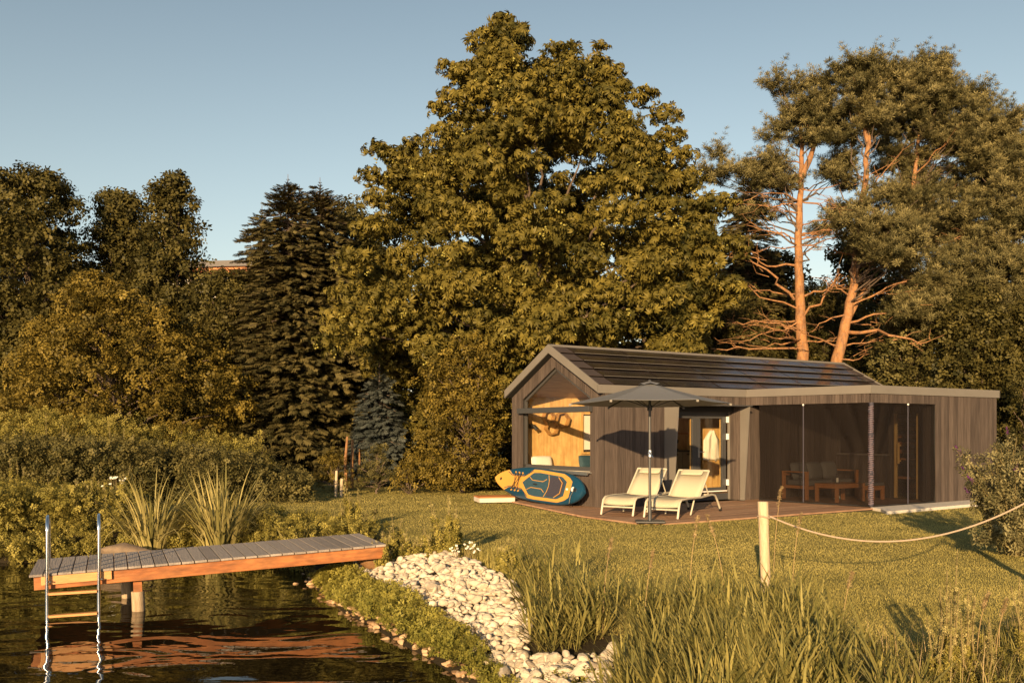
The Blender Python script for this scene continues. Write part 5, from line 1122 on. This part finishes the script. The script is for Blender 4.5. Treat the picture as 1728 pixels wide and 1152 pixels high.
q = sample(cover, 5200, 3); dd = pond_dist(q[:, 0], q[:, 1]); q = q[dd + .05 * rng.normal(size=len(q)) > .0]; n_ = len(q); z = ground_z(q[:, 0], q[:, 1]); hgt = U(.0, .16, n_) * (1 + .4 * np.sin(q[:, 1] * 3))
v, f, a = inst(*TP['nettle'], np.stack([q[:, 0], q[:, 1], z + .03 + hgt], 1), basis(rng.normal(size=(n_, 3)) * .75 + np.array([-.15, -.25, .8]), U(0, 6, n_)), U(.045, .08, n_), np.clip(.35 + .4 * np.sin(q[:, 0] * 5 + q[:, 1] * 3) * .5 + .5 * (rng.random(n_) - .3), 0, 1))
tag(raw_mesh('ground_cover', v, f, M['cover'], None, a), kind='stuff')
stones_poly = cover_edge + stone_edge
protos = []
for k in range(10):
    v, f = rock_mesh(200 + k, 10, 7, .35); v = v * np.random.default_rng(k).uniform([.85, .6, .45], [1.2, .9, .75]); protos.append((v, f))
q = sample(stones_poly, 2600, 5); order = np.argsort(q[:, 1]); q = q[order]; z = ground_z(q[:, 0], q[:, 1])
r_ = rng.uniform(.024, .072, len(q)) * np.where(rng.random(len(q)) < .14, 1.3, 1); zz = z + r_ * rng.uniform(.1, 1.3, len(q))
meshes = []
for k, (v, f) in enumerate(protos):
    mb = MB(); mb.add(v, f, k / 9); o = mb.build('white_stone', M['stone'], smooth=False); meshes.append(o.data); bpy.data.objects.remove(o)
# the 280 stones that show largest are objects of their own, the rest one mass
size = r_ / q[:, 1]; big = np.zeros(len(q), bool); vis = (q[:, 1] > 6.2); cand = np.argsort(-(size * vis))[:280]; big[cand] = True
for i in np.where(big)[0]:
    o = bpy.data.objects.new('white_stone', meshes[i % 10]); C.objects.link(o); o.location = (q[i, 0], q[i, 1], zz[i]); o.rotation_euler = (random.uniform(-.4, .4), random.uniform(-.4, .4), random.uniform(0, 6.28)); o.scale = [r_[i]] * 3
    tag(o, 'white stone lying loose on the sloping bank beside the reeds', 'stone', 'white stones on the pond bank')
Vs, Fs, As = [], [], []; kk = 0
for k, (v, f) in enumerate(protos):
    f3 = np.array([t_ for g_ in f for t_ in ((g_[0], g_[1], g_[2]),) + (((g_[0], g_[2], g_[3]),) if len(g_) == 4 else ())]); ids = np.array([i for i in range(len(q)) if not big[i] and i % 10 == k])
    vv, ff, aa = inst(v, f3, np.stack([q[ids, 0], q[ids, 1], zz[ids]], 1), basis(rng.normal(size=(len(ids), 3)) * .3 + np.array([0, 0, 1]), U(0, 6, len(ids))), r_[ids], rng.random(len(ids))); Vs.append(vv); Fs.append(ff + kk); As.append(aa); kk += len(vv)
tag(raw_mesh('stone_gravel', np.concatenate(Vs), np.concatenate(Fs), M['stone'], None, np.concatenate(As)), kind='stuff')
# tan stones at the waterline
mats_ = []
for k in range(6):
    mb = MB(); mb.add(*protos[k], k / 5); o = mb.build('tan_stone', M['wetstone'], smooth=True); mats_.append(o.data); bpy.data.objects.remove(o)
we = np.array(water_edge[:8])
for i in range(165):
    t_ = random.random() * (len(we) - 1.001); k = int(t_); p = we[k] * (1 - (t_ - k)) + we[k + 1] * (t_ - k); off = random.gauss(.0, .07) + .06
    if i < 22: p = np.array([random.uniform(-3.3, -2.3), random.uniform(13.4, 14.8)]); off = 0
    x, y = p[0] + off * .8, p[1] + off * .5; r = random.uniform(.03, .065); z = float(ground_z(x, y)); o = bpy.data.objects.new('tan_stone', mats_[i % 6]); C.objects.link(o); o.location = (x, y, max(z, WZ - .03) + r * .3); o.rotation_euler = (0, 0, random.random() * 6); o.scale = [r] * 3
    tag(o, 'small tan stone at the waterline below the green ground cover', 'stone', 'tan stones along the waterline')

# ---- reeds
def reeds(Bxy, Hm, seed, mk='reed', nl=7, leafL=.34, centers=None):
    r = np.random.default_rng(seed); n_ = len(Bxy); H = Hm * r.uniform(.6, 1.1, n_); lean = r.normal(0, .3, n_); la = r.random(n_) * 6.28; parts = []
    if centers is None: centers = np.array([Bxy.mean(0)])
    dx = Bxy[:, None, :] - centers[None]; j_ = np.argmin((dx ** 2).sum(2), 1); dd_ = dx[np.arange(n_), j_]; la = np.arctan2(dd_[:, 1], dd_[:, 0]) + r.normal(0, .7, n_); la = np.where(r.random(n_) < .45, math.pi + r.normal(0, .5, n_), la); lean = np.abs(lean) * .6 + np.minimum(np.hypot(dd_[:, 0], dd_[:, 1]), .4) * 1.3
    z = ground_z(Bxy[:, 0], Bxy[:, 1]); base = np.stack([Bxy[:, 0], Bxy[:, 1], z], 1); dv = np.stack([np.cos(la) * lean + .12, np.sin(la) * lean, np.ones(n_)], 1)
    parts.append(blades(base, la, H, np.full(n_, .008), np.abs(lean), np.zeros(n_), r.random(n_), 2))
    for k in range(nl):
        t = (k + .6) / nl; c = base + dv * (H * t * .95)[:, None]; az = np.where(r.random(n_) < .35, math.pi + r.normal(0, .6, n_), la + k * 3.14 + r.normal(0, .9, n_)); parts.append(blades(c, az, leafL * r.uniform(.6, 1.25, n_), r.uniform(.010, .024, n_), r.uniform(.35, 1.2, n_) * (1.15 - .6 * t), r.uniform(-.1, 1.0, n_), r.random(n_), 4))
    return merge(parts)
def disc(cx, cy, r, n_, seed): g_ = np.random.default_rng(seed); a = g_.random(n_) * 6.28; q_ = r * g_.random(n_) ** .5; return np.stack([cx + np.cos(a) * q_, cy + np.sin(a) * q_], 1)
p = ground_at(962, 1055, -.1); v, f, a = reeds(disc(p.x, p.y, .36, 120, 41), .42, 42); tag(raw_mesh('reed_clump', v, f, M['reed'], None, a), 'tall dark green reed clump rising from the middle of the white stones', 'reeds')
p = ground_at(905, 1005, -.1); v, f, a = reeds(disc(p.x + .05, p.y, .3, 34, 43), .42, 44); tag(raw_mesh('reed_clump', v, f, M['reed'], None, a), 'small thin reed clump at the right rim of the stones, behind the tall one', 'reeds')
rp = [tuple(ground_at(px, py, -.08))[:2] for px, py in [(1075, 1065), (1120, 1050), (1200, 1045), (1290, 1045), (1380, 1065), (1420, 1110), (1440, 1220), (1300, 1330), (1150, 1330), (1110, 1180), (1090, 1100)]]
cs = sample(rp, 13, 8); bp = np.concatenate([disc(cx_, cy_, .34, 62, 300 + i_) for i_, (cx_, cy_) in enumerate(cs)] + [sample(rp, 230, 7)])
v, f, a = reeds(bp, .27, 45, leafL=.36, nl=8, centers=cs); tag(raw_mesh('reed_bed', v, f, M['reed'], None, a), kind='stuff')
# herbs between and below the reeds
def scatter_herb(name, poly, n_, mk, size, h, seed, kind='nettle'):
    q = sample(poly, n_, seed); z = ground_z(q[:, 0], q[:, 1]); v, f, a = inst(*TP[kind], np.stack([q[:, 0], q[:, 1], z + U(.02, h, n_)], 1), basis(rng.normal(size=(n_, 3)) * .4 + np.array([0, 0, 1]), U(0, 6, n_)), U(*size, n_), rng.random(n_)); tag(raw_mesh(name, v, f, M[mk], None, a), kind='stuff')
scatter_herb('reed_undergrowth', rp, 1500, 'cover', (.04, .08), .22, 11)
hp_ = [tuple(ground_at(px, py, -.05))[:2] for px, py in [(890, 1075), (960, 1085), (1060, 1110), (1060, 1200), (1000, 1160), (920, 1100)]]
scatter_herb('feathery_herbs', hp_, 110, 'cover', (.04, .07), .14, 12)
# right foreground meadow: thin grasses, seed heads, small leaves
mp_ = [tuple(ground_at(px, py, -.03))[:2] for px, py in [(1400, 1075), (1480, 1095), (1560, 1110), (1640, 1095), (1728, 1060), (1800, 1040), (1850, 1300), (1380, 1350)]]
q = sample(mp_, 2600, 13); z = ground_z(q[:, 0], q[:, 1]); n_ = len(q)
v, f, a = blades(np.stack([q[:, 0], q[:, 1], z], 1), U(0, 6.28, n_), U(.06, .32, n_), U(.003, .008, n_), U(.1, .8, n_), U(.2, 1.4, n_), rng.random(n_), 3); tag(raw_mesh('meadow_grass', v, f, M['reed'], None, a), kind='stuff')
v, f, a = blades(np.stack([q[::7, 0], q[::7, 1], z[::7]], 1), U(0, 6.28, len(q[::7])), U(.15, .42, len(q[::7])), U(.002, .0045, len(q[::7])), U(.02, .5, len(q[::7])), U(.1, 1.3, len(q[::7])), rng.random(len(q[::7])), 3); tag(raw_mesh('dry_meadow_grass', v, f, M['straw'], None, a), kind='stuff')
scatter_herb('meadow_herbs', mp_, 2400, 'nettle', (.03, .065), .14, 14)
# edge fringe of longer grass between stones and lawn
fr = [(-1.9, 13.3), (-1.2, 13.2), (-.5, 12.3), (.05, 10.8), (.25, 9.4), (.6, 8.9), (1.6, 9.0), (1.3, 9.6), (.6, 10.2), (.4, 11.2), (0, 12.3), (-.7, 13.2), (-1.6, 13.9)]
q = sample(fr, 5200, 15); z = ground_z(q[:, 0], q[:, 1]); n_ = len(q)
v, f, a = blades(np.stack([q[:, 0], q[:, 1], z], 1), U(0, 6.28, n_), U(.06, .2, n_), U(.003, .007, n_), U(.05, .5, n_), U(.1, 1.2, n_), rng.random(n_), 3); tag(raw_mesh('fringe_grass', v, f, M['grass'], None, a), kind='stuff')
scatter_herb('fringe_herbs', fr, 500, 'nettle', (.03, .06), .12, 16)
# nodding seed heads on long stalks
def stalk(px, ytop, ybase, Y, lab, curve=.08):
    p = at(px, ytop, Y); z = float(ground_z(p.x, Y)); H = p.z - z; t = empty('grass_stalk', (p.x - curve * .5, Y, z), 0, lab, 'dry grass', 'dry seed heads in front of the lawn'); pts = [(curve * (k / 6) ** 2.5, 0, H * k / 6) for k in range(7)]; mb = MB(); mb.tube(pts, [.003] * 6 + [.0015], 4); mb.build('stem', M['straw'], t)
    n_ = 70; q = 1 - .26 * rng.random(n_) ** 1.2 * (.3 / H) ** .3; P = np.stack([curve * q ** 2.5, 0 * q, H * q], 1) + rng.normal(size=(n_, 3)) * .007
    v, f, a = inst(*TP['sprig2'], P, basis(rng.normal(size=(n_, 3)) * .4 + np.array([0, 0, 1]), U(0, 6, n_)), U(.015, .03, n_), rng.random(n_)); raw_mesh('seed_head', v, f, M['straw'], t, a)
for a_ in [(1312, 820, 0, 8.9, 'dry seed head rising right beside the top of the wooden post'), (1344, 866, 0, 8.4, 'dry seed head crossing the rope right of the post'), (1170, 870, 0, 8.0, 'dry seed head leaning in front of the deck edge, left one of two'), (1208, 868, 0, 8.0, 'dry seed head leaning in front of the deck edge, right one of two', -.16), (1025, 908, 0, 8.2, 'dry seed head above the tall reed clump'), (1095, 925, 0, 7.6, 'thin dry stalk over the reed bed left of the post'), (1430, 965, 0, 7.3, 'short dry stalk right of the reed bed'),
           (1658, 1000, 0, 6.6, 'pale cylindrical seed head left of the white tipped weed'), (1690, 1010, 0, 6.5, 'pale drooping seed head near the right edge')]: stalk(*a_)

# ---- butterfly bush at the right edge
random.seed(140)
bx, by = 6.75, 12.6; root = empty('butterfly_bush', (bx, by, -.03), 0, 'butterfly bush with purple flower spikes at the right edge', 'shrub'); mb = MB(); Ps, Ds, tips = [], [], []
ends = [at(px, py, by + dy) for px, py, dy in [(1618, 802, -.3), (1625, 790, -.2), (1632, 765, 0), (1668, 832, -.5), (1650, 755, .2), (1690, 745, .1), (1715, 738, .3), (1740, 740, 0), (1760, 760, .2), (1700, 770, -.4), (1680, 790, -.4), (1725, 800, -.5), (1750, 830, -.3), (1780, 800, .3), (1660, 880, -.4), (1640, 900, -.2), (1690, 900, -.7), (1720, 870, -.7), (1760, 880, -.4), (1800, 760, .4), (1675, 815, 0), (1705, 842, -.5), (1735, 765, -.5), (1645, 845, .1), (1800, 840, 0), (1660, 790, .1), (1675, 765, .2)]]
for e_ in ends * 2:
    e_ = e_ - Vector((bx, by, -.03)) + (Vector((random.uniform(-.12, .12), random.uniform(-.3, .5), random.uniform(-.1, .06)))); s = Vector((random.uniform(-.15, .15), random.uniform(-.15, .15), 0)); m_ = s.lerp(e_, .5) + Vector((0, 0, .12 * e_.length)); mb.tube([s, m_, e_], [.013, .008, .003], 5); tips.append((m_, e_))
    for k in range(44):
        q = random.uniform(.2, 1); c = s.lerp(m_, q * 2) if q < .5 else m_.lerp(e_, q * 2 - 1); Ps.append(tuple(c + Vector((random.uniform(-1, 1), random.uniform(-1, 1), random.uniform(-1, 1))) * .09)); Ds.append((random.uniform(-1, 1), random.uniform(-1, .6), .6))
mb.build('stems', M['stem'], root); P = np.array(Ps); v, f, a = inst(*TP['sprig2'], P, basis(np.array(Ds), U(0, 6, len(P))), U(.07, .13, len(P)), rng.random(len(P))); raw_mesh('leaves', v, f, M['buddleia'], root, a)
for i in (0, 1, 2, 3, 6, 8, 11, 24):
    m_, e_ = tips[i]; d = (e_ - m_).normalized(); n_ = 60; q = rng.random(n_); P = np.array([tuple(e_ + d * (-.02 + .13 * t_)) for t_ in q]) + rng.normal(size=(n_, 3)) * (.013 * (1.1 - q))[:, None]
    v, f, a = inst(*TP['sprig2'], P, basis(rng.normal(size=(n_, 3)), U(0, 6, n_)), U(.012, .022, n_), rng.random(n_)); raw_mesh('flower_spike', v, f, M['purple'], root, a)

# ---- lawn blades
def lawn(name, n_, Y0, Y1, h, wdt, seed):
    r = np.random.default_rng(seed); Y = np.exp(r.uniform(math.log(Y0), math.log(Y1), n_)); px = r.uniform(-40, 1780, n_); X = (px - 864) / F_PX * Y
    lx = (X - HD[0]) * HU[0] + (Y - HD[1]) * HU[1]; ly = (X - HD[0]) * HV[0] + (Y - HD[1]) * HV[1]
    ok = (pond_dist(X, Y) > 1.15 + .1 * np.sin(Y * 5)) & ~inpoly(lx, ly, outl) & ~((lx > -.1) & (lx < 10.4) & (ly > -.02) & (ly < 3.6)) & ~((lx > 4.1) & (lx < 12.2) & (ly > -3.9) & (ly < 0))
    X, Y = X[ok], Y[ok]; n_ = len(X); z = ground_z(X, Y); patch = .5 + .2 * np.sin(X * .9 + 2 * np.sin(Y * .8)) + .32 * np.sin(Y * 2.6 + .9 * np.sin(X * .8)) * np.sin(X * .5 + Y * .7 + 1); az = U(0, 6.28, n_)  # patch: tone drift plus soft shadow bands painted into the blade colour
    v, f, a = blades(np.stack([X, Y, z - .004], 1), az, U(.5, 1.1, n_) * h, U(.7, 1.2, n_) * wdt * np.maximum(1, Y / 15), U(.03, .45, n_), U(.1, .6, n_), np.clip(.8 * patch + .3 * rng.random(n_), 0, 1), 2)
    tag(raw_mesh(name, v, f, M['grass'], None, a), kind='stuff')
lawn('lawn_grass', 620000, 6.0, 26.5, .024, .0036, 21)
